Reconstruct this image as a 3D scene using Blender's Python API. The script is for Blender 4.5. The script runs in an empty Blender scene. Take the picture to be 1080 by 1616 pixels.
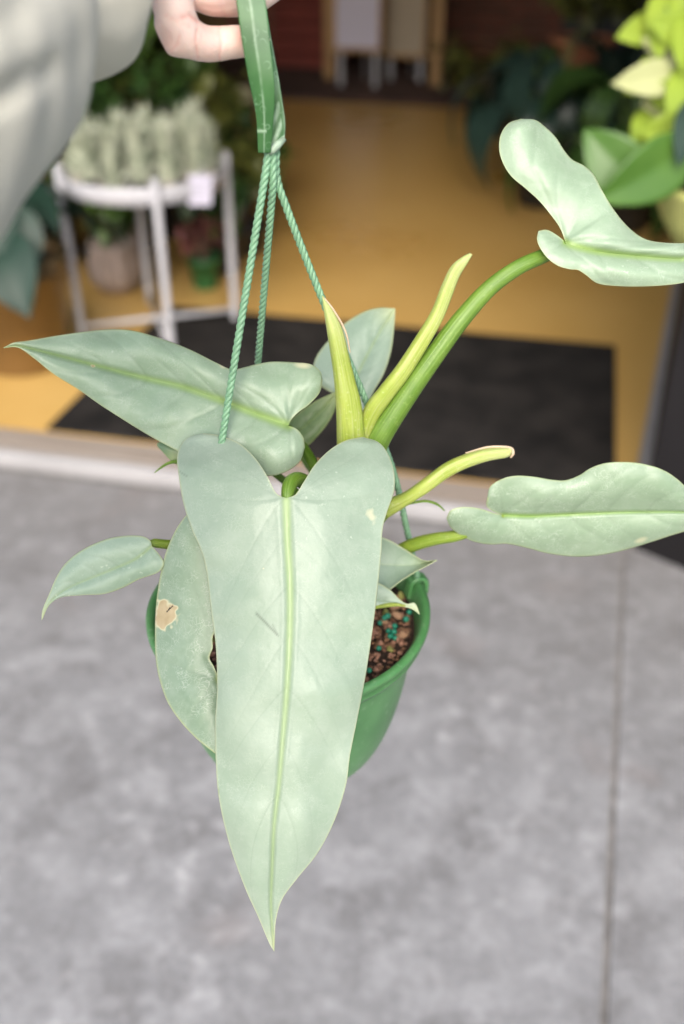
import bpy, bmesh, math, random
import numpy as np
from math import sin, cos, pi, radians, sqrt, atan2, exp
from mathutils import noise, Vector

# ------------------------------------------------------------------ camera, sky, sun, exposure
CAM_H, PITCH, YAW, FPX = 1.4, radians(33), radians(13), 1571.0
sc = bpy.context.scene
cam_data = bpy.data.cameras.new('camera'); cam = bpy.data.objects.new('camera', cam_data)
sc.collection.objects.link(cam); sc.camera = cam
cam.location = (0, 0, CAM_H); cam.rotation_euler = (pi/2-PITCH, 0, YAW)
cam_data.sensor_fit = 'VERTICAL'; cam_data.sensor_height = 36.0; cam_data.sensor_width = 24.0
cam_data.lens = FPX/1616*36
cam_data.clip_start = .02; cam_data.clip_end = 500
cam_data.dof.use_dof = True; cam_data.dof.focus_distance = .583; cam_data.dof.aperture_fstop = 3.7
world = bpy.data.worlds.new('World'); sc.world = world; world.use_nodes = True
wn = world.node_tree; bg = wn.nodes['Background']
sky = wn.nodes.new('ShaderNodeTexSky'); sky.sky_type = 'NISHITA'; sky.sun_disc = False
SUN_EL, SUN_AZ = radians(38), radians(174)     # azimuth clockwise from +Y
sky.sun_elevation = SUN_EL; sky.sun_rotation = SUN_AZ
sky.dust_density = 3.5; sky.air_density = 1.0; sky.ozone_density = 1.0
wn.links.new(sky.outputs[0], bg.inputs[0]); bg.inputs[1].default_value = .13
sd = bpy.data.lights.new('sun', 'SUN'); sun = bpy.data.objects.new('sun', sd); sc.collection.objects.link(sun)
sd.energy = 1.55; sd.angle = radians(48); sd.color = (1, .975, .94)
d = Vector((sin(SUN_AZ)*cos(SUN_EL), cos(SUN_AZ)*cos(SUN_EL), sin(SUN_EL)))
sun.rotation_euler = d.to_track_quat('Z', 'Y').to_euler()
sc.view_settings.view_transform = 'Standard'; sc.view_settings.look = 'None'
sc.view_settings.exposure = 1.17; sc.view_settings.gamma = 1; sc.view_settings.use_curve_mapping = False
sc.cycles.use_denoising = True; sc.cycles.max_bounces = 8; sc.cycles.diffuse_bounces = 5
sc.cycles.sample_clamp_indirect = 6
sc.cycles.caustics_reflective = False; sc.cycles.caustics_refractive = False

rnd = random.Random(7)
# ------------------------------------------------------------------ pixel helpers (measured points -> metres in the place)
_r = np.array([cos(YAW), sin(YAW), 0]); _h = np.array([-sin(YAW), cos(YAW), 0])
_F = _h*cos(PITCH)+np.array([0, 0, -sin(PITCH)]); _U = _h*sin(PITCH)+np.array([0, 0, cos(PITCH)])
_C = np.array([0, 0, CAM_H])
def P(x, y, Z):
    return _C+Z*(_F+(x-540)/FPX*_r+(808-y)/FPX*_U)
def PA(a):            # rows x,y,Z -> rows world
    a = np.asarray(a, float)
    return _C+a[..., 2:3]*(_F+(a[..., 0:1]-540)/FPX*_r+(808-a[..., 1:2])/FPX*_U)
def G(x, y, z=0):
    dd = _F+(x-540)/FPX*_r+(808-y)/FPX*_U
    return _C+(z-CAM_H)/dd[2]*dd
def onY(x, y, Y):
    dd = _F+(x-540)/FPX*_r+(808-y)/FPX*_U
    return _C+Y/dd[1]*dd

# ------------------------------------------------------------------ materials
def new_mat(name):
    m = bpy.data.materials.new(name); m.use_nodes = True
    return m, m.node_tree.nodes, m.node_tree.links, m.node_tree.nodes['Principled BSDF']
def sock(nt, col):
    return (*col, 1)
def simple(name, col, rough=.5, var=.12, scale=8, bump=0.0, bscale=None, metal=0, spec=.5, sub=0, col2=None, detail=5):
    m, N, L, b = new_mat(name)
    tc = N.new('ShaderNodeTexCoord'); n = N.new('ShaderNodeTexNoise'); n.inputs['Scale'].default_value = scale
    n.inputs['Detail'].default_value = detail
    L.new(tc.outputs['Object'], n.inputs['Vector'])
    r = N.new('ShaderNodeValToRGB'); r.color_ramp.elements[0].position = .3; r.color_ramp.elements[1].position = .7
    c2 = col2 or tuple(min(1, c*(1+var)) for c in col)
    r.color_ramp.elements[0].color = sock(0, tuple(c*(1-var) for c in col)); r.color_ramp.elements[1].color = sock(0, c2)
    L.new(n.outputs['Fac'], r.inputs[0]); L.new(r.outputs[0], b.inputs['Base Color'])
    b.inputs['Roughness'].default_value = rough; b.inputs['Metallic'].default_value = metal
    b.inputs['Specular IOR Level'].default_value = spec
    if sub:
        b.inputs['Subsurface Weight'].default_value = sub; b.inputs['Subsurface Radius'].default_value = (.006, .0035, .0025); b.inputs['Subsurface Scale'].default_value = 1
    if bump:
        n2 = N.new('ShaderNodeTexNoise'); n2.inputs['Scale'].default_value = bscale or scale*6; n2.inputs['Detail'].default_value = 6
        L.new(tc.outputs['Object'], n2.inputs['Vector'])
        bp = N.new('ShaderNodeBump'); bp.inputs['Strength'].default_value = bump; bp.inputs['Distance'].default_value = .002
        L.new(n2.outputs['Fac'], bp.inputs['Height']); L.new(bp.outputs[0], b.inputs['Normal'])
    return m
def mix(N, L, fac, a, b):
    mx = N.new('ShaderNodeMix'); mx.data_type = 'RGBA'
    if isinstance(fac, (int, float)): mx.inputs[0].default_value = fac
    else: L.new(fac, mx.inputs[0])
    for i, v in ((6, a), (7, b)):
        if isinstance(v, tuple): mx.inputs[i].default_value = (*v, 1)
        else: L.new(v, mx.inputs[i])
    return mx.outputs[2]
def mth(N, L, op, a, b=0.0, clamp=False):
    m = N.new('ShaderNodeMath'); m.operation = op; m.use_clamp = clamp
    for i, v in ((0, a), (1, b)):
        if isinstance(v, (int, float)): m.inputs[i].default_value = v
        else: L.new(v, m.inputs[i])
    return m.outputs[0]
def ramp(N, L, fac, stops):
    r = N.new('ShaderNodeValToRGB'); e = r.color_ramp.elements
    while len(e) < len(stops): e.new(.5)
    for k, (p, c) in enumerate(stops):
        e[k].position = p; e[k].color = (*c, 1) if isinstance(c, tuple) else (c, c, c, 1)
    L.new(fac, r.inputs[0]); return r.outputs[0]
def tex(N, L, vec, kind, scale, **kw):
    n = N.new(kind); n.inputs['Scale'].default_value = scale
    for k, v in kw.items():
        if k == 'feature': n.feature = v
        else: n.inputs[k.replace('_', ' ')].default_value = v
    L.new(vec, n.inputs['Vector']); return n

def leaf_mat(name, base, dark, pale, rib=(.46, .58, .22), veinc=None, edgec=(.58, .60, .26), trans=.22, squig=.0, speck=.5, veinf=.35, backc=None):
    m, N, L, b = new_mat(name)
    tc = N.new('ShaderNodeTexCoord'); ob = tc.outputs['Object']
    at = N.new('ShaderNodeAttribute'); at.attribute_name = 'leafdata'
    sep = N.new('ShaderNodeSeparateColor'); L.new(at.outputs['Color'], sep.inputs[0])
    n1 = tex(N, L, ob, 'ShaderNodeTexNoise', 16, Detail=4, Distortion=.6)
    n2 = tex(N, L, ob, 'ShaderNodeTexNoise', 95, Detail=6, Roughness=.65)
    c = mix(N, L, ramp(N, L, n1.outputs['Fac'], [(.28, 0.0), (.74, 1.0)]), dark, base)
    c = mix(N, L, ramp(N, L, n2.outputs['Fac'], [(.45, 0.0), (.8, .55)]), c, pale)
    # pale waxy rub marks
    n3 = tex(N, L, ob, 'ShaderNodeTexNoise', 320, Detail=3, Roughness=.5)
    n4 = tex(N, L, ob, 'ShaderNodeTexNoise', 24, Detail=2)
    sp = mth(N, L, 'MULTIPLY', ramp(N, L, n3.outputs['Fac'], [(.66, 0.0), (.74, 1.0)]), ramp(N, L, n4.outputs['Fac'], [(.52, 0.0), (.66, 1.0)]))
    c = mix(N, L, mth(N, L, 'MULTIPLY', sp, speck), c, (.66, .74, .62))
    if squig:
        wn_ = tex(N, L, ob, 'ShaderNodeTexNoise', 60, Detail=2)
        ad = N.new('ShaderNodeVectorMath'); ad.operation = 'MULTIPLY_ADD'
        L.new(wn_.outputs['Color'], ad.inputs[0]); ad.inputs[1].default_value = (.022,)*3; L.new(ob, ad.inputs[2])
        v = tex(N, L, ad.outputs[0], 'ShaderNodeTexVoronoi', 460, feature='DISTANCE_TO_EDGE')
        ln = ramp(N, L, v.outputs['Distance'], [(.015, 1.0), (.075, 0.0)])
        br = tex(N, L, ob, 'ShaderNodeTexNoise', 130, Detail=2)
        ms = mth(N, L, 'MULTIPLY', ln, ramp(N, L, br.outputs['Fac'], [(.44, 0.0), (.56, .75)]))
        ar = tex(N, L, ob, 'ShaderNodeTexNoise', 22, Detail=2)
        ms = mth(N, L, 'MULTIPLY', ms, ramp(N, L, ar.outputs['Fac'], [(.38, 0.45), (.58, 1.0)]))
        c = mix(N, L, mth(N, L, 'MULTIPLY', ms, squig), c, (.46, .54, .44))
    vc = veinc or tuple(.62*q for q in dark)
    c = mix(N, L, mth(N, L, 'MULTIPLY', sep.outputs[1], veinf), c, vc)
    c = mix(N, L, mth(N, L, 'MULTIPLY', sep.outputs[0], .92), c, rib)
    c = mix(N, L, mth(N, L, 'MULTIPLY', sep.outputs[2], .42), c, edgec)
    # dry spots: yellow halo -> tan -> dark split
    ns = tex(N, L, ob, 'ShaderNodeTexNoise', 140, Detail=5)
    tan = mix(N, L, ns.outputs['Fac'], (.36, .26, .13), (.62, .54, .35))
    s = at.outputs['Alpha']
    c = mix(N, L, ramp(N, L, s, [(.12, 0.0), (.26, 1.0)]), c, (.62, .60, .40))
    c = mix(N, L, ramp(N, L, s, [(.24, 0.0), (.40, 1.0)]), c, tan)
    c = mix(N, L, ramp(N, L, s, [(.86, 0.0), (.93, 1.0)]), c, (.05, .035, .02))
    L.new(c, b.inputs['Base Color'])
    b.inputs['Specular IOR Level'].default_value = .5
    L.new(ramp(N, L, n2.outputs['Fac'], [(.3, .30), (.7, .50)]), b.inputs['Roughness'])
    bp = N.new('ShaderNodeBump'); bp.inputs['Strength'].default_value = .35; bp.inputs['Distance'].default_value = .0008
    n5 = tex(N, L, ob, 'ShaderNodeTexNoise', 240, Detail=4)
    L.new(n5.outputs['Fac'], bp.inputs['Height']); L.new(bp.outputs[0], b.inputs['Normal'])
    tr = N.new('ShaderNodeBsdfTranslucent')
    hs = N.new('ShaderNodeHueSaturation'); hs.inputs['Saturation'].default_value = 1.5; L.new(c, hs.inputs['Color'])
    L.new(hs.outputs[0], tr.inputs[0])
    ms_ = N.new('ShaderNodeMixShader'); ms_.inputs[0].default_value = trans
    L.new(b.outputs[0], ms_.inputs[1]); L.new(tr.outputs[0], ms_.inputs[2])
    L.new(ms_.outputs[0], N['Material Output'].inputs[0])
    return m

def foliage_mat(name, a, b_, rough=.45, trans=.15):
    m, N, L, b = new_mat(name)
    tc = N.new('ShaderNodeTexCoord')
    n = tex(N, L, tc.outputs['Object'], 'ShaderNodeTexNoise', 14, Detail=4)
    gi = N.new('ShaderNodeNewGeometry')
    f = mth(N, L, 'ADD', mth(N, L, 'MULTIPLY', n.outputs['Fac'], .6), mth(N, L, 'MULTIPLY', gi.outputs['Random Per Island'], .45))
    c = mix(N, L, ramp(N, L, f, [(.25, 0.0), (.8, 1.0)]), a, b_)
    L.new(c, b.inputs['Base Color']); b.inputs['Roughness'].default_value = rough
    tr = N.new('ShaderNodeBsdfTranslucent'); L.new(c, tr.inputs[0])
    ms_ = N.new('ShaderNodeMixShader'); ms_.inputs[0].default_value = trans
    L.new(b.outputs[0], ms_.inputs[1]); L.new(tr.outputs[0], ms_.inputs[2])
    L.new(ms_.outputs[0], N['Material Output'].inputs[0])
    return m

# ------------------------------------------------------------------ object helpers
def link(o): sc.collection.objects.link(o)
def build(name, V, Fc, mat, parent=None, smooth=True, base=None):
    me = bpy.data.meshes.new(name)
    V = np.asarray(V, float)
    off = np.zeros(3)
    if parent is not None and parent.type == 'EMPTY' and parent.get('_o') is None: off = np.array(parent.location)
    elif parent is not None: off = np.array(parent.matrix_basis.translation) if parent.parent is None else np.array(parent.matrix_basis.translation)+np.array(parent.parent.matrix_basis.translation)
    if base is not None: loc = np.array(base)-off
    else: loc = np.zeros(3)
    me.from_pydata([tuple(v) for v in (V-off-loc)], [], Fc); me.update()
    if smooth: me.polygons.foreach_set('use_smooth', [True]*len(me.polygons))
    if mat is not None: me.materials.append(mat)
    o = bpy.data.objects.new(name, me); link(o)
    if parent is not None: o.parent = parent
    o.location = tuple(loc)
    return o
def inst(name, me, loc, rot, scale, parent, poff):
    o = bpy.data.objects.new(name, me); link(o); o.parent = parent
    o.location = tuple(np.array(loc)-np.array(poff)); o.rotation_euler = rot
    o.scale = (scale,)*3 if isinstance(scale, (int, float)) else scale
    return o
def thing(name, label, cat, loc=(0, 0, 0), rz=0, group=None):
    o = bpy.data.objects.new(name, None); link(o); o.location = tuple(loc); o.rotation_euler = (0, 0, rz)
    o.empty_display_size = .05
    o['label'] = label; o['category'] = cat
    if group: o['group'] = group
    return o
def tag(o, label=None, cat=None, group=None, kind=None):
    for k, v in (('label', label), ('category', cat), ('group', group), ('kind', kind)):
        if v: o[k] = v
    return o
def local(name, V, Fc, mat, parent, smooth=True, loc=(0, 0, 0), rot=(0, 0, 0)):
    """mesh given in its parent's own coordinates"""
    me = bpy.data.meshes.new(name); me.from_pydata([tuple(v) for v in V], [], Fc); me.update()
    if smooth: me.polygons.foreach_set('use_smooth', [True]*len(me.polygons))
    if mat is not None: me.materials.append(mat)
    o = bpy.data.objects.new(name, me); link(o); o.parent = parent; o.location = loc; o.rotation_euler = rot
    return o
def bevel(o, w=.003, seg=2):
    m = o.modifiers.new('bevel', 'BEVEL'); m.width = w; m.segments = seg; m.limit_method = 'ANGLE'; return o
def copy_tree(o, parent=None):
    c = o.copy(); link(c); c.parent = parent
    for ch in list(o.children): copy_tree(ch, c)
    return c
def box(x0, x1, y0, y1, z0, z1):
    V = [(x, y, z) for z in (z0, z1) for y in (y0, y1) for x in (x0, x1)]
    return V, [(0, 2, 3, 1), (4, 5, 7, 6), (0, 1, 5, 4), (2, 6, 7, 3), (0, 4, 6, 2), (1, 3, 7, 5)]
def prism(fp, z0, z1):
    n = len(fp); V = [(x, y, z0) for x, y in fp]+[(x, y, z1) for x, y in fp]
    return V, [tuple(range(n-1, -1, -1)), tuple(range(n, 2*n))]+[(i, (i+1) % n, n+(i+1) % n, n+i) for i in range(n)]
def join(*parts):
    V = []; Fc = []
    for v, f in parts:
        k = len(V); V += [tuple(q) for q in v]; Fc += [tuple(i+k for i in g) for g in f]
    return V, Fc
def lathe(prof, c=(0, 0, 0), n=48):
    V = []; Fc = []
    for r, z in prof:
        for k in range(n):
            a = 2*pi*k/n; V.append((c[0]+r*cos(a), c[1]+r*sin(a), c[2]+z))
    for i in range(len(prof)-1):
        for k in range(n):
            Fc.append((i*n+k, i*n+(k+1) % n, (i+1)*n+(k+1) % n, (i+1)*n+k))
    if prof[0][0] > 1e-6: Fc.append(tuple(range(n-1, -1, -1))) if prof[0][0] < .5 and False else None
    return V, [f for f in Fc if f]
def crom(pts, n):
    """catmull-rom through pts, n samples equally spaced in arc length (first two dims)"""
    p = np.asarray(pts, float)
    if len(p) == 2:
        t = np.linspace(0, 1, n)[:, None]; return p[0]*(1-t)+p[1]*t
    q = np.vstack([2*p[0]-p[1], p, 2*p[-1]-p[-2]])
    out = []
    for i in range(1, len(q)-2):
        a, b, c, d_ = q[i-1], q[i], q[i+1], q[i+2]
        for t in np.linspace(0, 1, 24, endpoint=False):
            out.append(.5*((2*b)+(-a+c)*t+(2*a-5*b+4*c-d_)*t*t+(-a+3*b-3*c+d_)*t**3))
    out.append(p[-1]); out = np.array(out)
    k = 2 if p.shape[1] >= 3 and np.abs(p[:, :2]).max() > 20 else 3
    s = np.r_[0, np.cumsum(np.linalg.norm(np.diff(out[:, :k], axis=0), axis=1))]
    u = np.linspace(0, s[-1], n)
    return np.stack([np.interp(u, s, out[:, j]) for j in range(out.shape[1])], 1)
def tube(path, rad, seg=16, caps=True, squash=None):
    path = np.asarray(path, float); n = len(path)
    if np.isscalar(rad): rad = [rad]*n
    T = np.gradient(path, axis=0); T /= np.linalg.norm(T, axis=1)[:, None]+1e-12
    u = np.cross(T[0], (0, 0, 1.)); 
    if np.linalg.norm(u) < .05: u = np.cross(T[0], (1., 0, 0))
    u /= np.linalg.norm(u); V = []; Fc = []
    for i in range(n):
        u = u-T[i]*np.dot(u, T[i]); u /= np.linalg.norm(u); w = np.cross(T[i], u)
        for k in range(seg):
            a = 2*pi*k/seg
            V.append(path[i]+rad[i]*(cos(a)*u+sin(a)*w))
    for i in range(n-1):
        for k in range(seg):
            Fc.append((i*seg+k, i*seg+(k+1) % seg, (i+1)*seg+(k+1) % seg, (i+1)*seg+k))
    if caps:
        Fc.append(tuple(range(seg-1, -1, -1))); Fc.append(tuple(range((n-1)*seg, n*seg)))
    return V, Fc
def ball(c, r, n=12, m=8, sc_=(1, 1, 1)):
    V = [(c[0], c[1], c[2]+r*sc_[2])]; Fc = []
    for i in range(1, m):
        for k in range(n):
            a, b = pi*i/m, 2*pi*k/n
            V.append((c[0]+r*sc_[0]*sin(a)*cos(b), c[1]+r*sc_[1]*sin(a)*sin(b), c[2]+r*sc_[2]*cos(a)))
    V.append((c[0], c[1], c[2]-r*sc_[2]))
    for k in range(n):
        Fc.append((0, 1+k, 1+(k+1) % n)); Fc.append((len(V)-1, 1+(m-2)*n+(k+1) % n, 1+(m-2)*n+k))
        for i in range(m-2): Fc.append((1+i*n+k, 1+(i+1)*n+k, 1+(i+1)*n+(k+1) % n, 1+i*n+(k+1) % n))
    return V, Fc

# ================================================================== THE SETTING
def concrete():
    m, N, L, b = new_mat('weathered concrete')
    tc = N.new('ShaderNodeTexCoord'); ob = tc.outputs['Object']
    a = tex(N, L, ob, 'ShaderNodeTexNoise', 1.3, Detail=5, Roughness=.6, Distortion=.3)
    c = mix(N, L, ramp(N, L, a.outputs['Fac'], [(.32, 0.0), (.68, 1.0)]), (.208, .210, .213), (.270, .274, .282))
    n = tex(N, L, ob, 'ShaderNodeTexNoise', 11, Detail=6, Roughness=.62, Distortion=.35)
    c = mix(N, L, ramp(N, L, n.outputs['Fac'], [(.47, 0.0), (.74, .75)]), c, (.43, .435, .445))
    n = tex(N, L, ob, 'ShaderNodeTexNoise', 7.3, Detail=6, Roughness=.7, Distortion=.3)
    c = mix(N, L, ramp(N, L, n.outputs['Fac'], [(.32, .75), (.50, 0.0)]), c, (.135, .133, .132))
    n = tex(N, L, ob, 'ShaderNodeTexNoise', 21, Detail=4, Roughness=.5, Distortion=.2)
    g = tex(N, L, ob, 'ShaderNodeTexNoise', 2.6, Detail=2)
    k = mth(N, L, 'MULTIPLY', ramp(N, L, n.outputs['Fac'], [(.54, 0.0), (.78, .8)]), ramp(N, L, g.outputs['Fac'], [(.42, .12), (.62, .8)]))
    c = mix(N, L, k, c, (.62, .62, .63))
    w = tex(N, L, ob, 'ShaderNodeTexNoise', 4.1, Detail=3)
    c = mix(N, L, ramp(N, L, w.outputs['Fac'], [(.6, 0.0), (.75, .3)]), c, (.24, .175, .15))
    # facade's shade by the doorway painted into the colour, with darker stains
    sx = N.new('ShaderNodeSeparateXYZ'); L.new(ob, sx.inputs[0])
    gy = mth(N, L, 'ADD', sx.outputs[1], mth(N, L, 'MULTIPLY', a.outputs['Fac'], .5))
    c = mix(N, L, ramp(N, L, mth(N, L, 'MULTIPLY', gy, .4), [(.62, 0.0), (.92, .5)]), c, (.135, .125, .115))
    f2 = tex(N, L, ob, 'ShaderNodeTexNoise', 55, Detail=6, Roughness=.75)
    c = mix(N, L, ramp(N, L, f2.outputs['Fac'], [(.32, .35), (.5, 0.0)]), c, (.12, .12, .12))
    c = mix(N, L, ramp(N, L, f2.outputs['Fac'], [(.54, 0.0), (.72, .38)]), c, (.50, .505, .525))
    f = tex(N, L, ob, 'ShaderNodeTexNoise', 260, Detail=4)
    c = mix(N, L, mth(N, L, 'MULTIPLY', f.outputs['Fac'], .22), c, (.2, .19, .2))
    L.new(c, b.inputs['Base Color']); b.inputs['Roughness'].default_value = .75
    bp = N.new('ShaderNodeBump'); bp.inputs['Strength'].default_value = .4; bp.inputs['Distance'].default_value = .003
    L.new(f.outputs['Fac'], bp.inputs['Height']); L.new(bp.outputs[0], b.inputs['Normal'])
    return m
M_conc = concrete()
M_joint = simple('joint filler', (.20, .19, .18), .9, .3, 30)
def shop_floor():
    m, N, L, b = new_mat('polished ochre floor')
    tc = N.new('ShaderNodeTexCoord'); ob = tc.outputs['Object']
    a = tex(N, L, ob, 'ShaderNodeTexNoise', 1.1, Detail=4)
    c = mix(N, L, ramp(N, L, a.outputs['Fac'], [(.3, 0.0), (.7, 1.0)]), (.52, .315, .088), (.60, .39, .13))
    n = tex(N, L, ob, 'ShaderNodeTexNoise', 12, Detail=6, Roughness=.6)
    c = mix(N, L, ramp(N, L, n.outputs['Fac'], [(.45, 0.0), (.85, .25)]), c, (.42, .24, .06))
    L.new(c, b.inputs['Base Color'])
    L.new(ramp(N, L, a.outputs['Fac'], [(.3, .26), (.7, .34)]), b.inputs['Roughness'])
    b.inputs['Specular IOR Level'].default_value = .45
    return m
M_floor = shop_floor()
M_mat = simple('black rubber mat', (.009, .008, .0078), .85, .6, 9, col2=(.024, .021, .019), bump=.6, bscale=180, spec=.3)
M_boards = None
def board_mat():
    m, N, L, b = new_mat('weathered threshold timber')
    tc = N.new('ShaderNodeTexCoord'); mp = N.new('ShaderNodeMapping'); mp.inputs['Scale'].default_value = (1.2, 60, 60)
    L.new(tc.outputs['Object'], mp.inputs[0])
    n = tex(N, L, mp.outputs[0], 'ShaderNodeTexNoise', 2, Detail=5)
    c = ramp(N, L, n.outputs['Fac'], [(.3, (.19, .15, .12)), (.55, (.28, .24, .205)), (.75, (.36, .32, .285))])
    L.new(c, b.inputs['Base Color']); b.inputs['Roughness'].default_value = .6; return m
M_boards = board_mat()
M_alu = simple('white aluminium', (.30, .295, .30), .45, .07, 9)
M_wallwhite = simple('white painted wall', (.62, .61, .62), .7, .06, 3)
M_darkpanel = simple('charcoal painted panel', (.011, .010, .011), .6, .2, 4, spec=.2)
M_ceiling = simple('dim painted ceiling', (.30, .28, .25), .8, .1, 2)
def brick_mat():
    m, N, L, b = new_mat('old red brick')
    tc = N.new('ShaderNodeTexCoord'); mp = N.new('ShaderNodeMapping'); mp.inputs['Rotation'].default_value = (pi/2, 0, 0)
    L.new(tc.outputs['Object'], mp.inputs[0])
    n = N.new('ShaderNodeTexBrick'); L.new(mp.outputs[0], n.inputs['Vector']); n.inputs['Scale'].default_value = 4.2
    n.inputs['Color1'].default_value = (.22, .07, .045, 1); n.inputs['Color2'].default_value = (.12, .05, .035, 1); n.inputs['Mortar'].default_value = (.16, .12, .09, 1)
    L.new(n.outputs['Color'], b.inputs['Base Color']); b.inputs['Roughness'].default_value = .85; return m
M_brick = brick_mat()
M_rug = simple('dark brown runner', (.075, .04, .03), .95, .35, 5)

# ground sheet, pavement slabs with a recessed joint
gr = build('ground', [(-120, -120, -.006), (120, -120, -.006), (120, 120, -.006), (-120, 120, -.006)], [(0, 1, 2, 3)], M_joint, smooth=False); tag(gr, kind='structure')
pv = bpy.data.objects.new('pavement', None); link(pv); tag(pv, kind='structure')
jx = lambda y: .2205+(y-2.05)*.0287      # the saw cut runs slightly askew of the facade
yb, yt = -4, 2.094
for fp in ([(-2.9, yb), (jx(yb)-.004, yb), (jx(yt)-.004, yt), (-2.9, yt)],
           [(jx(yb)+.006, yb), (3.4, yb), (3.4, yt), (jx(yt)+.006, yt)],
           [(-6, yb), (-2.912, yb), (-2.912, yt), (-6, yt)],
           [(-6, -7), (jx(-7)-.006, -7), (jx(yb-.012)-.006, yb-.012), (-6, yb-.012)],
           [(jx(-7)+.006, -7), (6, -7), (6, yb-.012), (jx(yb-.012)+.006, yb-.012)],
           [(3.412, yb), (6, yb), (6, yt), (3.412, yt)]):
    bevel(build('paving_slab', *prism(fp, -.005, 0), M_conc, pv, smooth=False), .003, 2)
FL = .06
fo = build('floor', *box(-5, 2.2, 2.226, 9.2, -.05, FL), M_floor, smooth=False); tag(fo, kind='structure')
th = thing('threshold', 'pale timber threshold with a white metal nosing along the shop doorway', 'threshold', (-1.2, 2.15, 0))
bevel(build('timber_board', *box(-5, .246, 2.135, 2.176, 0.001, .058), M_boards, th, smooth=False), .002)
bevel(build('timber_board', *box(-5, .246, 2.179, 2.2245, 0.001, .060), M_boards, th, smooth=False), .002)
bevel(build('metal_nosing', *box(-5, .246, 2.098, 2.1335, 0.001, .055), M_alu, th, smooth=False), .012, 3)

bl = thing('shop_building', 'plant shop with a wide open doorway and dim interior', 'building', (-2, 5.5, 0))
build('brick_wall', *box(-5.2, 2.4, 9.2, 9.4, 0, 3.4), M_brick, bl, smooth=False)
build('side_wall', *box(-5.2, -5.0, 2.3, 9.2, 0, 3.4), M_ceiling, bl, smooth=False)
build('side_wall', *box(2.2, 2.4, 4.3, 9.2, 0, 3.4), M_ceiling, bl, smooth=False)
build('ceiling', *box(-5.2, 2.4, 2.3, 9.4, 3.4, 3.5), M_ceiling, bl, smooth=False)
build('lintel', *box(-5.2, 3.4, 2.10, 2.3, 2.95, 6.5), M_wallwhite, bl, smooth=False)
build('added_shade_canopy', *box(-5.2, 3.4, 1.0, 2.098, 3.0, 3.08), M_wallwhite, bl, smooth=False)  # unseen overhang, added to shade the sill and the interior
build('front_wall', *box(-5.2, -3.6, 2.12, 2.3, 0.0, 2.95), M_wallwhite, bl, smooth=False)
dp = build('dark_panel', *prism([(.252, 2.098), (1.4, 1.46), (3.4, 1.46), (3.4, 4.15), (.462, 4.15)], 0.002, 2.948), M_darkpanel, bl, smooth=False)
dirx, diry = .462-.252, 4.15-2.098
q = build('metal_trim', *prism([(.232, 2.226), (.2635, 2.226), (.4605, 4.15), (.436, 4.15)], FL+.001, FL+.03), M_alu, bl, smooth=False)
build('white_pillar', *box(.47, .70, 4.16, 4.35, FL, 3.39), M_wallwhite, bl, smooth=False)

rg = build('rug', *box(-4.2, 1.8, 6.95, 8.9, FL, FL+.02), M_rug, smooth=False)
tag(rg, 'long dark brown rug across the back of the shop', 'rug')
mt = build('door_mat', *box(-1.372, .193, 2.232, 3.185, FL, FL+.012), M_mat, smooth=False); bevel(mt, .004)
tag(mt, 'large black rubber mat lying inside the doorway', 'door mat')

# ================================================================== WHITE PLANT STAND AND ITS SUCCULENTS
M_white = simple('white powder coated steel', (.43, .43, .46), .35, .04, 6)
SC = np.array([-1.33, 2.99, FL]); SR = .262
st = thing('plant_stand', 'round white metal plant stand with four legs full of pale succulents', 'plant stand', SC)
for a in (30, 120, 210, 300):
    a = radians(a); c = SC+np.array([SR*cos(a), SR*sin(a), 0])
    local('leg', *tube([(SR*cos(a), SR*sin(a), z) for z in (0, .01, .30, .565, .575)], [.011, .0125, .0125, .0125, .0105], 16), M_white, st)
for a in (30, 120):
    a = radians(a); z = .028 if a > 1 else .045
    local('crossbar', *tube([(-(SR-.01)*cos(a), -(SR-.01)*sin(a), z), (0, 0, z), ((SR-.01)*cos(a), (SR-.01)*sin(a), z)], .0085, 10), M_white, st)
local('tray', *lathe([(.0, .500), (.235, .500), (.246, .503), (.249, .545), (.254, .547), (.2565, .542), (.2545, .496), (.245, .492), (.0, .492)], n=72), M_white, st)
M_blackp = simple('black nursery plastic', (.03, .03, .03), .5, .2, 10)
M_palepot = simple('pale clay', (.50, .44, .38), .8, .12, 20)
M_ghost = foliage_mat('pale variegated succulent', (.25, .30, .20), (.62, .64, .52), .55, .1)
def blade(L, w, bend, tw, col=None, n=5, cup=.25):
    """one tapering leaf blade growing from the origin along +z, bending to +x"""
    V = []; Fc = []
    for i in range(n+1):
        t = i/n; ang = bend*t
        x = L*t*sin(ang*.6); z = L*t*cos(ang*.6); ww = w*sin(pi*min(.97, .12+.86*t))**.8
        for s in (-1, 0, 1): V.append((x-(cup*ww if s == 0 else 0), s*ww*.5, z))
    for i in range(n):
        for k in range(2): Fc.append((i*3+k, i*3+k+1, (i+1)*3+k+1, (i+1)*3+k))
    return V, Fc
def rotz(V, a, tilt=0, off=(0, 0, 0)):
    o = []
    for x, y, z in V:
        x2 = x*cos(tilt)+z*sin(tilt); z2 = -x*sin(tilt)+z*cos(tilt)
        o.append((x2*cos(a)-y*sin(a)+off[0], x2*sin(a)+y*cos(a)+off[1], z2+off[2]))
    return o
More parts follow.
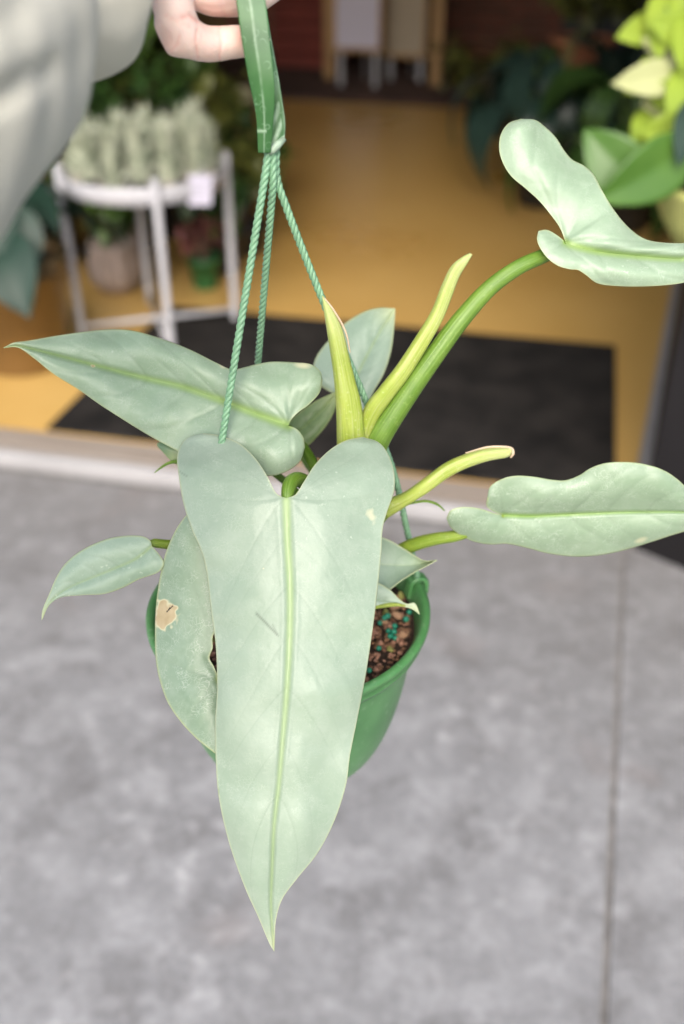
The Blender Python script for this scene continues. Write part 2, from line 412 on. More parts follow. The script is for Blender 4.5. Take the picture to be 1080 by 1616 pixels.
def succ_meshes(seed):
    r = random.Random(seed); parts = []
    # upright ridged column with many small pointed leaves
    for lvl in range(10):
        z = .03+lvl*.0145
        for k in range(9):
            a = k*2*pi/9+lvl*.5+r.uniform(-.2, .2); V, Fc = blade(r.uniform(.038, .066), .0095, .5, 0, n=3, cup=.4)
            parts.append((rotz(V, a, .75-.06*lvl+r.uniform(-.2, .2), (.006*cos(a), .006*sin(a), z)), Fc))
    parts.append(tube([(0, 0, .02), (0, 0, .10), (0, 0, .17)], [.011, .012, .006], 8))
    return join(*parts)
protos = []
outer_ = []
spots = []
for ring, n, rr in ((0, 1, 0), (1, 5, .078), (2, 10, .145), (3, 15, .208)):
    for k in range(n):
        a = 2*pi*k/n+.3*ring; spots.append((rr*cos(a), rr*sin(a), ring))
words = ['front', 'right', 'back', 'left']
for i, (x, y, ring) in enumerate(spots):
    x += rnd.uniform(-.006, .006); y += rnd.uniform(-.006, .006)
    loc = SC+np.array([x, y, .500])
    if i < 4:
        t = thing('succulent', '', 'succulent', loc, group='pale succulents crowded on the white stand')
        local('pot', *lathe([(.0, .001), (.018, .001), (.024, .04), (.026, .042), (.026, .047), (.022, .047), (.021, .036), (0, .036)], n=18), [M_blackp, M_palepot][i % 2], t)
        f = local('foliage', *succ_meshes(i), M_ghost, t, smooth=False); f['kind'] = 'stuff'
        protos.append(t)
    else:
        t = copy_tree(protos[i % 4]); t.location = loc
    t.rotation_euler = (rnd.uniform(-.05, .05), rnd.uniform(-.05, .05), rnd.uniform(0, 6.3))
    s = rnd.uniform(.8, 1.0); t.scale = (s*.9, s*.9, s*rnd.uniform(.85, 1.2))
    t['label'] = 'pale cream green succulent crowded behind the front row on the white stand'
    if ring == 3: outer_.append((x*cos(YAW)+y*sin(YAW), y*cos(YAW)-x*sin(YAW), t))
fr_ = sorted([q_ for q_ in outer_ if q_[1] < 0], key=lambda q_: q_[0])
ords = ['first', 'second', 'third', 'fourth', 'fifth', 'sixth', 'seventh', 'eighth', 'ninth', 'tenth']
for q_, w_ in zip(fr_, ords): q_[2]['label'] = 'pale spiky succulent at the front rim of the white stand, %s from the left' % w_
# paper tag on the stand
M_paper = simple('lavender white paper', (.50, .48, .58), .6, .03, 10)
M_ink = simple('grey print', (.32, .32, .38), .6, .05, 10)
tagp = thing('price_tag', 'small white paper price tag hanging from the stand rim', 'price tag', onY(316, 300, 2.86))
tx, ty, tz = np.array(tagp.location)
local('card', *box(-.035, .035, -.001, .001, -.045, .045), M_paper, tagp, smooth=False, rot=(0, .1, .55))
local('string', *tube([(0, .004, .043), (.004, .02, .058), (.0, .03, .07)], .0012, 6), M_paper, tagp)
pm = join(*[box(-.022, .022-.01*(i % 2), -.0018, -.0012, .02-.014*i, .024-.014*i) for i in range(4)])
local('print', *pm, M_ink, tagp, smooth=False, rot=(0, .1, .55))

# ================================================================== SHOP PLANTS
M_green1 = foliage_mat('deep green foliage', (.012, .035, .010), (.05, .11, .02))
M_green2 = foliage_mat('mid green foliage', (.03, .075, .012), (.10, .18, .03))
M_green3 = foliage_mat('olive foliage', (.035, .05, .012), (.13, .14, .03))
M_teal = foliage_mat('blue green foliage', (.006, .022, .014), (.014, .046, .030), .55)
M_dkteal = foliage_mat('dark blue green foliage', (.012, .03, .022), (.03, .06, .05), .35)
M_pink = foliage_mat('dusky pink foliage', (.16, .05, .05), (.38, .15, .14))
M_terra = simple('terracotta', (.30, .12, .06), .75, .12, 12)
M_black = simple('black plastic', (.02, .02, .02), .45, .2, 10)
M_soil = simple('dark soil', (.03, .02, .014), .95, .3, 40)
M_gold = simple('brushed brass', (.30, .21, .11), .30, .1, 4, metal=.78)
M_gpot = simple('green plastic', (.022, .11, .035), .4, .1, 10)
M_greyp = simple('grey pink cement', (.30, .24, .21), .85, .15, 18)
M_stem = simple('green stem', (.09, .16, .04), .5, .15, 20)
M_trunk = simple('brown stem', (.12, .08, .05), .8, .2, 20)
M_cream = simple('cream glaze', (.60, .56, .36), .4, .08, 10)
M_wood = simple('pine wood', (.34, .20, .08), .6, .15, 6)
M_stake = simple('white plastic stake', (.65, .66, .72), .4, .03, 10)

def broadleaf(L, W, droop=.6, n=7, m=3, lobe=.0, fold=.22):
    V = []; Fc = []
    for i in range(n+1):
        t = i/n; w = W*.5*(sin(pi*t**.75)**.85 if 0 < t < 1 else 0.02)
        a = droop*t*1.3; x = L*t*cos(a*.6); z = -L*t*sin(a*.6)*.7
        for k in range(-m, m+1):
            s = k/m; V.append((x-lobe*abs(s)*(1-t), s*w, z+fold*abs(s)*w+.02*L*sin(5*t+s*2)))
    c = 2*m+1
    for i in range(n):
        for k in range(2*m): Fc.append((i*c+k, i*c+k+1, (i+1)*c+k+1, (i+1)*c+k))
    return V, Fc
def pot_prof(r, h):
    return [(0, .002), (r*.72, .002), (r*.74, .006), (r*.93, h*.82), (r, h*.82), (r, h), (r*.9, h), (r*.88, h*.9)]
def big_plant(name, label, cat, loc, potr, poth, potm, nleaf, L, W, hstem, spread, mat, seed, group=None, droop=.7, stemm=None, pot=True):
    t = thing(name, label, cat, loc, group=group); r = random.Random(seed)
    if pot:
        local('pot', *lathe(pot_prof(potr, poth), n=36), potm, t)
        local('soil', *lathe([(0, poth*.86), (potr*.885, poth*.86)], n=36), M_soil, t)
    me0 = None
    for k in range(nleaf):
        a = k*2.399+r.uniform(-.3, .3); rr = spread*sqrt((k+.5)/nleaf); h = hstem*(1-.55*(k/nleaf))*r.uniform(.8, 1.1)
        tip = (rr*cos(a), rr*sin(a), poth*.8+h)
        local('stem', *tube(crom([(0, 0, poth*.8), (rr*.3*cos(a), rr*.3*sin(a), poth*.8+h*.6), tip], 8), [.005]*8, 6), stemm or M_stem, t)
        s = r.uniform(.75, 1.15)
        if me0 is None:
            lf = local('leaf', *broadleaf(L, W, droop), mat, t); me0 = lf.data
        else:
            lf = bpy.data.objects.new('leaf', me0); link(lf); lf.parent = t
        lf.location = tip; lf.rotation_euler = (r.uniform(-.4, .4), r.uniform(-.35, .75), a); lf.scale = (s, s, s)
    return t
def bushy(name, label, cat, loc, potr, poth, potm, R, H, mat, seed, n=420, leaf=(.07, .035), group=None):
    t = thing(name, label, cat, loc, group=group); r = random.Random(seed)
    local('pot', *lathe(pot_prof(potr, poth), n=32), potm, t)
    local('soil', *lathe([(0, poth*.86), (potr*.885, poth*.86)], n=32), M_soil, t)
    parts = []; base = broadleaf(leaf[0], leaf[1], .8, n=3, m=1)
    br = []
    for b in range(9):
        a = r.uniform(0, 6.28); q = r.uniform(.3, .95); br.append((R*q*cos(a), R*q*sin(a), poth+H*r.uniform(.35, .95)))
        local('branch', *tube(crom([(0, 0, poth*.8), (br[-1][0]*.35, br[-1][1]*.35, poth+(br[-1][2]-poth)*.6), br[-1]], 7), [.006, .005, .005, .004, .004, .003, .002], 5), M_trunk, t)
    for k in range(n):
        b = r.choice(br); g = R*.36
        c = (b[0]+r.gauss(0, g*.5), b[1]+r.gauss(0, g*.5), b[2]+r.gauss(0, g*.45))
        s = r.uniform(.6, 1.3); V = [(x*s, y*s, z*s) for x, y, z in base[0]]
        parts.append((rotz(V, r.uniform(0, 6.3), r.uniform(-.6, .9), c), base[1]))
    f = local('foliage', *join(*parts), mat, t); f['kind'] = 'stuff'
    return t
# brass planter with a blue green big leaf plant, left edge
gp = G(22, 585, FL)
gpt = big_plant('potted_plant', 'blue green broad leaved plant in a brushed brass planter at the left edge', 'potted plant', (gp[0]+.0, gp[1]+.08, FL), .18, .36, M_gold, 12, .26, .16, .30, .20, M_teal, 3)
local('plant_stake', *box(-.012, .012, -.002, .002, 0, .16), M_stake, gpt, smooth=False, loc=(.06, -.05, .30), rot=(0, -.25, .2))
# two carved grey pots under the stand
for i, (px, py) in enumerate(((183, 462), (215, 448))):
    g = G(px, py, FL)
    t = thing('cement_pot', ['squat grey pink cement pot under the white stand, nearer of two', 'grey pink cement pot under the white stand, farther of two'][i], 'pot', (g[0]-.12*i, g[1]+.1*i+.02, FL), group='cement pots under the stand')
    n = 40; V = []; prof = [(.0, .002), (.05, .002), (.085, .05), (.095, .11), (.08, .17), (.085, .185), (.07, .185), (.06, .15), (0, .15)]
    vv, ff = lathe(prof, n=n); vv = [(x*(1+.09*cos(8*atan2(y, x))), y*(1+.09*cos(8*atan2(y, x))), z) for x, y, z in vv]
    local('bowl', vv, ff, M_greyp, t)
g = G(318, 460, FL)
bushy('potted_plant', 'small dusky pink leaved plant in a green plastic pot behind the stand', 'potted plant', (g[0], g[1]+.05, FL), .062, .12, M_gpot, .075, .14, M_pink, 5, n=90, leaf=(.05, .02))
# foliage wall at the left
GB = 'bushy plants massed behind the white stand'
spec = [(-2.05, 3.55, .17, .24, M_black, .30, .55, M_green2, 420), (-1.80, 3.78, .15, .22, M_black, .27, .50, M_green1, 380), (-1.62, 4.02, .15, .20, M_black, .26, .42, M_green3, 340),
        (-2.45, 4.05, .18, .30, M_terra, .34, .62, M_green1, 420), (-2.0, 4.45, .18, .32, M_black, .32, .62, M_green2, 400), (-2.0, 4.75, .16, .26, M_terra, .28, .50, M_green3, 340),
        (-2.9, 4.7, .2, .35, M_black, .38, .7, M_green1, 420), (-2.9, 5.3, .2, .35, M_terra, .38, .7, M_green3, 400), (-2.5, 5.6, .17, .28, M_black, .3, .5, M_green1, 340),
        (-1.32, 3.62, .10, .16, M_black, .15, .26, M_green1, 200), (-2.0, 3.2, .14, .2, M_black, .24, .42, M_green1, 320),
        (-2.62, 3.55, .16, .25, M_black, .32, .55, M_green1, 380), (-1.72, 3.42, .09, .12, M_black, .16, .22, M_green2, 200),
        (-1.30, 3.85, .10, .12, M_black, .17, .30, M_green3, 240), (-1.52, 4.35, .12, .14, M_black, .25, .34, M_green1, 300)]
BL = ['mid green bushy plant in a black pot nearest behind the stand', 'deep green bush in a black pot behind the centre of the stand', 'olive bush in a black pot behind the right of the stand',
      'deep green bush in a terracotta pot in the second row at left', 'mid green bush in a black pot in the second row behind the stand', 'olive bush in a terracotta pot in the third row behind the stand',
      'tall deep green bush in a black pot farthest left at the rear', 'tall olive bush in a terracotta pot at the rear of the row', 'deep green bush in a black pot at the rear right of the row',
      'small deep green plant in a black pot by the green pot', 'dark bush in a black pot between brass planter and stand',
      'deep green bush in a black pot behind the brass planter', 'low mid green plant in a black pot between the cement pots and the bushes',
      'low olive plant in a black pot just right behind the stand', 'low dark bush in a black pot beyond the green pot']
for i, (x, y, pr_, ph, pm_, R, H, m_, n) in enumerate(spec):
    bushy('bushy_plant', BL[i], 'potted plant', (x, y, FL), pr_, ph, pm_, R, H, m_, 20+i, n=n, leaf=(.10, .045), group=GB)
# cream pot near the rope top
g = G(382, 182, FL)
t = thing('cream_pot', 'small round cream glazed pot on the floor beyond the stand', 'pot', (g[0], g[1], FL))
local('bowl', *lathe([(0, .002), (.06, .002), (.10, .06), (.10, .12), (.08, .16), (.07, .16), (.085, .11), (0, .09)], n=36), M_cream, t)

# notice boards at the back
def board(x0px, x1px, ybot, paper, label, Y, legs, top=1.35):
    a = onY(x0px, ybot, Y); b = onY(x1px, ybot, Y); w = b[0]-a[0]; cx = (a[0]+b[0])/2
    t = thing('notice_board', label, 'notice board', (cx, Y, FL+.021))
    o = FL+.021
    local('paper', *box(-w/2, w/2, -.012, -.004, a[2]-o, top), paper, t, smooth=False)
    local('backing', *box(-w/2-.02, w/2+.02, -.003, .012, a[2]-o-.03, top+.04), M_wood, t, smooth=False)
    local('print', *join(*[box(-w*.33, w*(.33-.12*(i % 3)), -.0145, -.0125, top-.14-.09*i, top-.115-.09*i) for i in range(7)]), M_ink, t, smooth=False)
    for s in (-1, 1): local('leg', *box(s*w*.42-.014, s*w*.42+.014, .014, .04, 0, top), M_white, t, smooth=False)
    local('leg', *tube([(0, .3, 0), (0, .03, top*.95)], .012, 8), M_white, t)
    return t
board(531, 598, 74, M_paper, 'left notice board with a lavender white sheet on white legs', 7.4, 2)
M_beige = simple('beige paper', (.36, .30, .22), .7, .04, 10)
board(612, 668, 84, M_beige, 'right notice board with a dull beige sheet on white legs', 7.7, 2)
for px, pxb, Y, lb in ((521, 112, 7.7, 'slim pine post standing left of the two notice boards'), (688, 118, 7.6, 'slim pine post standing right of the two notice boards')):
    g = onY(px, pxb, Y)
    o = build('wooden_post', *box(-.035+g[0], .035+g[0], Y-.03, Y+.03, FL+.021, 2.6), M_wood, smooth=False); tag(o, lb, 'post', group='pine posts by the notice boards')
M_navy = simple('dark navy door paint', (.006, .01, .016), .5, .1, 5)
dr = thing('rear_door', 'dark navy door in the brick wall at the back', 'door', (.15, 9.19, FL))
local('door_leaf', *box(-.42, .42, -.05, 0, 0, 2.1), M_navy, dr, smooth=False)
local('handle', *tube([(.34, -.06, 1.0), (.34, -.09, 1.0), (.24, -.09, 1.0)], .01, 8), M_alu, dr)
M_red = simple('dull red panel', (.16, .03, .02), .8, .15, 5); M_och = simple('ochre crate wood', (.30, .17, .03), .8, .15, 5)
for i, (x, y, z0, z1, w, m_, lb) in enumerate([(-2.15, 8.3, 0, .55, .5, M_red, 'dull red wooden crate at the back left of the notice boards'), (.75, 7.9, 0, .6, .5, M_och, 'ochre wooden crate at the back right beside the pine post'), (1.3, 8.1, 0, .5, .45, M_red, 'dull red crate at the far right corner')]):
    t = thing('wooden_crate', lb, 'crate', (x, y, FL+.021), rz=.1*i, group='crates at the back of the shop')
    for k in range(5):
        zz = z1*k/5+.01
        for sx, sy, lx, ly in ((0, -w/2, w/2, .008), (0, w/2, w/2, .008)):
            local('slat', *box(-lx, lx, sy-ly, sy+ly, zz, zz+z1/5-.02), m_, t, smooth=False)
        for sx in (-w/2, w/2):
            local('slat', *box(sx-.008, sx+.008, -w/2+.01, w/2-.01, zz, zz+z1/5-.02), m_, t, smooth=False)
# big dark plants, right rear, one raised in a terracotta bowl
big_plant('floor_plant', 'dark broad leaved plant in a black pot at the left of the rear group', 'potted plant', (-.14, 4.85, FL), .17, .28, M_black, 26, .46, .15, .5, .26, M_dkteal, 11, group='dark floor plants at the right rear', droop=1.5)
big_plant('floor_plant', 'dark broad leaved plant in a black pot below the terracotta bowl', 'potted plant', (.20, 4.55, FL), .17, .26, M_black, 26, .46, .15, .46, .26, M_green1, 12, group='dark floor plants at the right rear', droop=1.5)
big_plant('floor_plant', 'dark broad leaved plant against the white pillar', 'potted plant', (.40, 4.95, FL), .17, .28, M_black, 24, .46, .16, .55, .26, M_dkteal, 13, group='dark floor plants at the right rear', droop=1.4)
bt = onY(918, 92, 5.7)
sb = thing('plant_table', 'dark wooden side table under the terracotta bowl', 'table', (bt[0], 5.7, FL))
htab = max(.3, bt[2]-FL-.03)
local('table_top', *lathe([(0, htab-.03), (.22, htab-.03), (.22, htab), (0, htab)], n=36), M_trunk, sb)
for k in range(3): local('leg', *tube([(.17*cos(k*2.09), .17*sin(k*2.09), 0), (.12*cos(k*2.09), .12*sin(k*2.09), htab-.03)], .015, 8), M_trunk, sb)
bushy('bowl_plant', 'olive bushy plant in a wide terracotta bowl on the side table', 'potted plant', (bt[0], 5.7, FL+htab), .17, .13, M_terra, .26, .34, M_green3, 55, n=320, leaf=(.10, .045))
bushy('bushy_plant', 'low olive bush in a black pot at the end of the ochre floor', 'potted plant', (-.55, 6.3, FL), .13, .2, M_black, .26, .25, M_green3, 56, n=260, leaf=(.12, .05))
#@@NEON
# ================================================================== neon leaved plant hanging at the right of the doorway
M_neon = foliage_mat('neon yellow green leaf', (.19, .32, .02), (.38, .48, .07), .4, .3)
M_cleaf = foliage_mat('cream yellow leaf', (.46, .50, .24), (.58, .60, .32), .4, .3)
M_fresh = foliage_mat('fresh green leaf', (.030, .10, .006), (.085, .18, .030), .4, .15)
hb = P(1135, 300, 1.75)
nh = thing('hanging_neon_plant', 'neon yellow green trailing plant hanging in the doorway at the right edge', 'hanging plant', hb)
M_limepot = simple('lime glazed pot', (.42, .44, .14), .35, .08, 10)
local('pot', *lathe([(0, -.10), (.06, -.10), (.09, -.05), (.115, .0), (.12, .006), (.12, .016), (.108, .016), (.10, -.01)], n=40), M_limepot, nh)
local('soil', *lathe([(0, 0), (.102, .0)], n=40), M_soil, nh)
topz = 2.95-hb[2]
for k in range(3):
    a = k*2.09+.5; local('cord', *tube([(.11*cos(a), .11*sin(a), .01), (0, 0, .55)], .002, 6), M_stem, nh)
local('cord', *tube([(0, 0, .55), (0, max(-.01, 2.2-hb[1])*0, topz)], .002, 6), M_stem, nh)
def px_leaf(name, base, tip, Zb, Zt, W, mat, parent, off, roll=0.0, droop=.3, fold=.25):
    b_ = P(*base, Zb); t_ = P(*tip, Zt); L = np.linalg.norm(t_-b_)
    V, Fc = broadleaf(1, 1, droop, n=12, m=5, fold=fold); V = np.array(V); V[:, 0] *= L/max(V[:, 0].max(), .01); V[:, 1] *= W; V[:, 2] *= W
    ex = (t_-b_)/L; view = _C-b_; view /= np.linalg.norm(view)
    ey = np.cross(view, ex); ey /= np.linalg.norm(ey); ez = np.cross(ex, ey)
    ey, ez = cos(roll)*ey+sin(roll)*ez, -sin(roll)*ey+cos(roll)*ez
    Wd = b_+V[:, 0:1]*ex+V[:, 1:2]*ey+V[:, 2:3]*ez
    o = local(name, Wd-np.array(off), Fc, mat, parent)
    mo = o.modifiers.new('thick', 'SOLIDIFY'); mo.thickness = .0006
    return o
for (b_, t_, zb, zt, W, m_, ro) in [((1075, 120), (972, 130), 1.72, 1.66, .075, M_cleaf, .2), ((1080, 215), (1018, 205), 1.70, 1.66, .09, M_neon, .1), ((1040, 230), (975, 262), 1.71, 1.69, .045, M_neon, .5),
        ((1050, -20), (1040, 90), 1.74, 1.7, .07, M_neon, 0), ((1090, 60), (1030, 30), 1.72, 1.68, .075, M_neon, .3), ((1070, 100), (1015, 60), 1.75, 1.72, .045, M_cleaf, .3), ((1100, 160), (1020, 140), 1.73, 1.7, .08, M_neon, -.2),
        ((1100, 100), (1058, 190), 1.70, 1.67, .08, M_neon, .1), ((1130, 20), (1060, -20), 1.74, 1.7, .09, M_neon, 0), ((1120, 250), (1050, 255), 1.7, 1.66, .07, M_neon, .4), ((1085, 20), (1078, 110), 1.7, 1.66, .06, M_neon, .1), ((1180, 80), (1240, 160), 1.7, 1.66, .08, M_neon, .1), ((1160, 140), (1200, 240), 1.72, 1.7, .08, M_cleaf, .1)]:
    px_leaf('leaf', b_, t_, zb, zt, W*.82, m_, nh, hb, ro)
px_leaf('leaf', (1010, 305), (925, 205), 1.66, 1.62, .095, M_fresh, nh, hb, .1, .4)['label'] = 'broad fresh green leaf'
px_leaf('leaf', (1095, 230), (950, 318), 1.64, 1.60, .10, M_fresh, nh, hb, -.3, .3)
px_leaf('leaf', (1100, 150), (1072, 260), 1.62, 1.60, .05, M_teal, nh, hb, 0, .2)
for k in range(14):
    bx, by = rnd.uniform(1030, 1120), rnd.uniform(-30, 230); an = rnd.uniform(1.6, 4.2); ln_ = rnd.uniform(45, 80)
    px_leaf('leaf', (bx, by), (bx+ln_*cos(an), by+ln_*abs(sin(an))*.9), 1.76, 1.73, rnd.uniform(.045, .07), rnd.choice([M_neon, M_neon, M_cleaf]), nh, hb, rnd.uniform(-.5, .6))
for b_, t_ in (((1135, 270), (1075, 110)), ((1130, 270), (1050, 10)), ((1135, 280), (1010, 300)), ((1130, 280), (1090, 215)), ((1135, 270), (1130, 20))):
    c0 = P(*b_, 1.74); c1 = P(*t_, 1.72); mid = (c0+c1)/2+np.array([0, 0, .03])
    local('vine', *tube(crom([c0-hb, mid-hb, c1-hb], 10), .0022, 6), M_stem, nh)

# ================================================================== THE HANGING PLANT
PC = P(456, 955, .709)            # centre of the rim
hp = thing('hanging_plant', 'silvery green arrow leaved plant in a green hanging pot held up by its strap', 'hanging plant', PC-np.array([0, 0, .145]))
HO = np.array(hp.location)
def part(name, V, Fc, mat, label=None, smooth=True, parent=None):
    off = HO
    o = local(name, [tuple(q) for q in (np.asarray(V, float)-off)], Fc, mat, parent or hp, smooth)
    if label: o['label'] = label
    return o
def potplastic():
    m, N, L, b = new_mat('translucent green pot plastic')
    tc = N.new('ShaderNodeTexCoord')
    n = tex(N, L, tc.outputs['Object'], 'ShaderNodeTexNoise', 30, Detail=5)
    c = mix(N, L, ramp(N, L, n.outputs['Fac'], [(.3, 0.0), (.75, 1.0)]), (.060, .19, .060), (.105, .27, .10))
    ns_ = tex(N, L, tc.outputs['Object'], 'ShaderNodeTexNoise', 170, Detail=5, Roughness=.7)
    c = mix(N, L, ramp(N, L, ns_.outputs['Fac'], [(.58, 0.0), (.75, .55)]), c, (.30, .42, .28))
    L.new(c, b.inputs['Base Color']); b.inputs['Roughness'].default_value = .36; b.inputs['Specular IOR Level'].default_value = .5
    b.inputs['Subsurface Weight'].default_value = .25; b.inputs['Subsurface Radius'].default_value = (.003, .006, .003); b.inputs['Subsurface Scale'].default_value = 1
    return m
M_pot = potplastic()
prof = [(.0, -.138), (.040, -.138), (.056, -.132), (.068, -.118), (.077, -.095), (.084, -.065), (.0885, -.035), (.0905, -.020), (.0915, -.017),
        (.0955, -.0165), (.0978, -.0145), (.0985, -.0105), (.0972, -.0085), (.0978, -.0065), (.1004, -.0055), (.1010, -.002), (.0995, .0005), (.0965, .0005), (.0945, -.002), (.0930, -.006), (.0915, -.010), (.0872, -.035), (.0825, -.065), (.0755, -.095), (.066, -.116), (.054, -.129), (.0, -.134)]
prof = [(r, z) for r, z in crom([(r, z, 0) for r, z in prof], 90)[:, :2]]; prof[0] = (1e-5, prof[0][1]); prof[-1] = (1e-5, prof[-1][1])
part('pot', *lathe(prof, PC, 128), M_pot)
# rope positions on the rim
anch = []
for (x, y) in ((306, 1056), (378, 826), (661, 916)):
    g = G(x, y, PC[2]); v = g[:2]-PC[:2]; v = v/np.linalg.norm(v)*.0985
    anch.append(np.array([PC[0]+v[0], PC[1]+v[1], PC[2]-.002]))
for a in anch:
    v = (a-PC); v[2] = 0; v /= np.linalg.norm(v); w = np.array([-v[1], v[0], 0])
    rz_ = lambda q: np.array([PC[0], PC[1], PC[2]])+v*q[0]+np.array([0, 0, q[1]])
    hook = crom([(*rz_(q_),) for q_ in ((.0905, -.012), (.0925, .001), (.0985, .0035), (.1035, .000), (.1035, -.010))], 26)
    for sgn in (-1, 0, 1): part('rope_clip', *tube(hook+w*.0030*sgn, .0021, 8), M_pot)
# potting mix: dark bed, bark chips, teal fertiliser beads
soilz = PC[2]-.0165
V = [(PC[0], PC[1], soilz)]; Fc = []
for i in range(1, 25):
    for k in range(64):
        r = .0905*i/24; a = 2*pi*k/64
        V.append((PC[0]+r*cos(a), PC[1]+r*sin(a), soilz+.004*noise.noise((r*cos(a)*70, r*sin(a)*70, 3))))
for k in range(64):
    Fc.append((0, 1+k, 1+(k+1) % 64))
    for i in range(23): Fc.append((1+i*64+k, 1+(i+1)*64+k, 1+(i+1)*64+(k+1) % 64, 1+i*64+(k+1) % 64))
M_mix = simple('moist potting mix', (.035, .018, .010), .95, .5, 300, bump=1, bscale=900)
soil = part('soil', V, Fc, M_mix)
chipm = [simple('bark brown', (.22, .11, .055), .85, .35, 200), simple('bark tan', (.34, .20, .115), .85, .3, 200), simple('bark dark', (.13, .06, .035), .9, .3, 200), simple('bark pink brown', (.33, .17, .11), .85, .25, 200), simple('bark mossy', (.26, .25, .07), .85, .25, 200)]
chips = []
for j in range(10):
    r = random.Random(90+j); V, Fc = ball((0, 0, 0), 1, 7, 5, (1, r.uniform(.5, .8), r.uniform(.35, .6)))
    V = [tuple(c*(1+.35*noise.noise(Vector((x, y, z))*1.4+Vector((j*7, 0, 0)))) for c in (x, y, z)) for x, y, z in V]
    me = bpy.data.meshes.new('bark_chip'); me.from_pydata(V, [], Fc); me.update(); me.materials.append(chipm[j % 5]); chips.append(me)
for k in range(290):
    a = rnd.uniform(0, 6.283); r = .086*sqrt(rnd.random())
    # chips crowd on the side that can be seen
    s = rnd.uniform(.0032, .0066)
    inst('bark_chip', chips[rnd.choice([0, 0, 1, 1, 2, 2, 3, 3, 4, 5, 6, 7, 8])], (PC[0]+r*cos(a), PC[1]+r*sin(a), soilz+rnd.uniform(-.001, .003)), (rnd.uniform(-.6, .6), rnd.uniform(-.6, .6), rnd.uniform(0, 6.3)), s, soil, HO)
cr = [[], [], []]
for k in range(1500):
    a = rnd.uniform(0, 6.283); r = .087*sqrt(rnd.random()); q_ = rnd.uniform(.0010, .0026)
    V, Fc = ball((0, 0, 0), q_, 5, 4, (1, rnd.uniform(.4, .9), rnd.uniform(.4, .8)))
    cr[k % 3].append((rotz([(x*rnd.uniform(.8, 1.2), y, z_) for x, y, z_ in V], rnd.uniform(0, 6.3), rnd.uniform(-.7, .7), (PC[0]+r*cos(a), PC[1]+r*sin(a), soilz+rnd.uniform(.0, .005))), Fc))
for k in range(3):
    o = part('bark_crumbs', *join(*cr[k]), chipm[[0, 3, 2][k]], None, smooth=False, parent=soil); o['kind'] = 'stuff'
bead = bpy.data.meshes.new('fertiliser_bead'); V, Fc = ball((0, 0, 0), 1, 10, 7); bead.from_pydata(V, [], Fc); bead.update()
bead.polygons.foreach_set('use_smooth', [True]*len(bead.polygons)); bead.materials.append(simple('teal bead', (.008, .17, .10), .5, .15, 50))
bp_ = [(612, 972), (600, 983), (641, 977), (623, 988), (622, 997), (598, 1023), (583, 1058), (616, 1004), (607, 975), (646, 966)]
for x, y in bp_:
    g = G(x, y, soilz+.006); inst('fertiliser_bead', bead, g, (0, 0, 0), rnd.uniform(.0019, .0025), soil, HO)
for k in range(30):
    a = rnd.uniform(0, 6.283); r = .08*sqrt(rnd.random())
    inst('fertiliser_bead', bead, (PC[0]+r*cos(a), PC[1]+r*sin(a), soilz+.005), (0, 0, 0), rnd.uniform(.0017, .0023), soil, HO)

# ropes
M_rope = simple('mint twisted cord', (.175, .335, .20), .42, .12, 120)
def rope(pts, r=.00215, pitch=.0125):
    pa = crom(pts, 20) ; L = np.sum(np.linalg.norm(np.diff(pa, axis=0), axis=1)); n = int(L/pitch*13)
    pa = crom(pa, n)
    T = np.gradient(pa, axis=0); T /= np.linalg.norm(T, axis=1)[:, None]; u = np.cross(T[0], (0, 1., .2)); parts = []
    us = []; 
    for i in range(n):
        u = u-T[i]*np.dot(u, T[i]); u /= np.linalg.norm(u); us.append(u.copy())
    for s in range(3):
        h = []
        for i in range(n):
            a = 2*pi*i*L/n/pitch+s*2*pi/3; w = np.cross(T[i], us[i]); h.append(pa[i]+r*.52*(cos(a)*us[i]+sin(a)*w))
        parts.append(tube(h, r*.60, 7))
    return join(*parts)
K0 = P(424, 236, .541); K1 = P(431, 236, .543); K2 = P(436, 232, .545)
part('rope', *rope([K0, P(421, 262, .544), (K0*.6+anch[0]*.4), anch[0]]), M_rope)
part('rope', *rope([K1, P(430, 300, .553), K1*.5+anch[1]*.5, anch[1]]), M_rope)
part('rope', *rope([K2, P(438, 285, .552), P(507, 468, .592), P(612, 718, .656), P(643, 840, .690), anch[2]]), M_rope)
# strap
def strapmat():
    m, N, L, b = new_mat('scuffed green strap plastic')
    tc = N.new('ShaderNodeTexCoord'); ob = tc.outputs['Object']
    v = tex(N, L, ob, 'ShaderNodeTexVoronoi', 190, Randomness=1.0)
    ringm = mth(N, L, 'SUBTRACT', 1, mth(N, L, 'MULTIPLY', mth(N, L, 'ABSOLUTE', mth(N, L, 'SUBTRACT', v.outputs['Distance'], .34)), 14), True)
    n = tex(N, L, ob, 'ShaderNodeTexNoise', 130, Detail=4)
    k = mth(N, L, 'MULTIPLY', ringm, ramp(N, L, n.outputs['Fac'], [(.5, 0.0), (.6, .4)]))
    n2 = tex(N, L, ob, 'ShaderNodeTexNoise', 60, Detail=5)
    c = mix(N, L, ramp(N, L, n2.outputs['Fac'], [(.3, 0.0), (.75, 1.0)]), (.020, .088, .020), (.048, .145, .042))
    c = mix(N, L, k, c, (.25, .40, .26))
    sp = ramp(N, L, n.outputs['Fac'], [(.68, 0.0), (.76, .55)])
    c = mix(N, L, sp, c, (.25, .40, .26))
    at = N.new('ShaderNodeAttribute'); at.attribute_name = 'wear'
    c = mix(N, L, mth(N, L, 'MULTIPLY', at.outputs['Fac'], ramp(N, L, n.outputs['Fac'], [(.3, .35), (.6, 1.0)])), c, (.34, .48, .34))
    L.new(c, b.inputs['Base Color']); b.inputs['Roughness'].default_value = .4; return m
M_strap = strapmat()
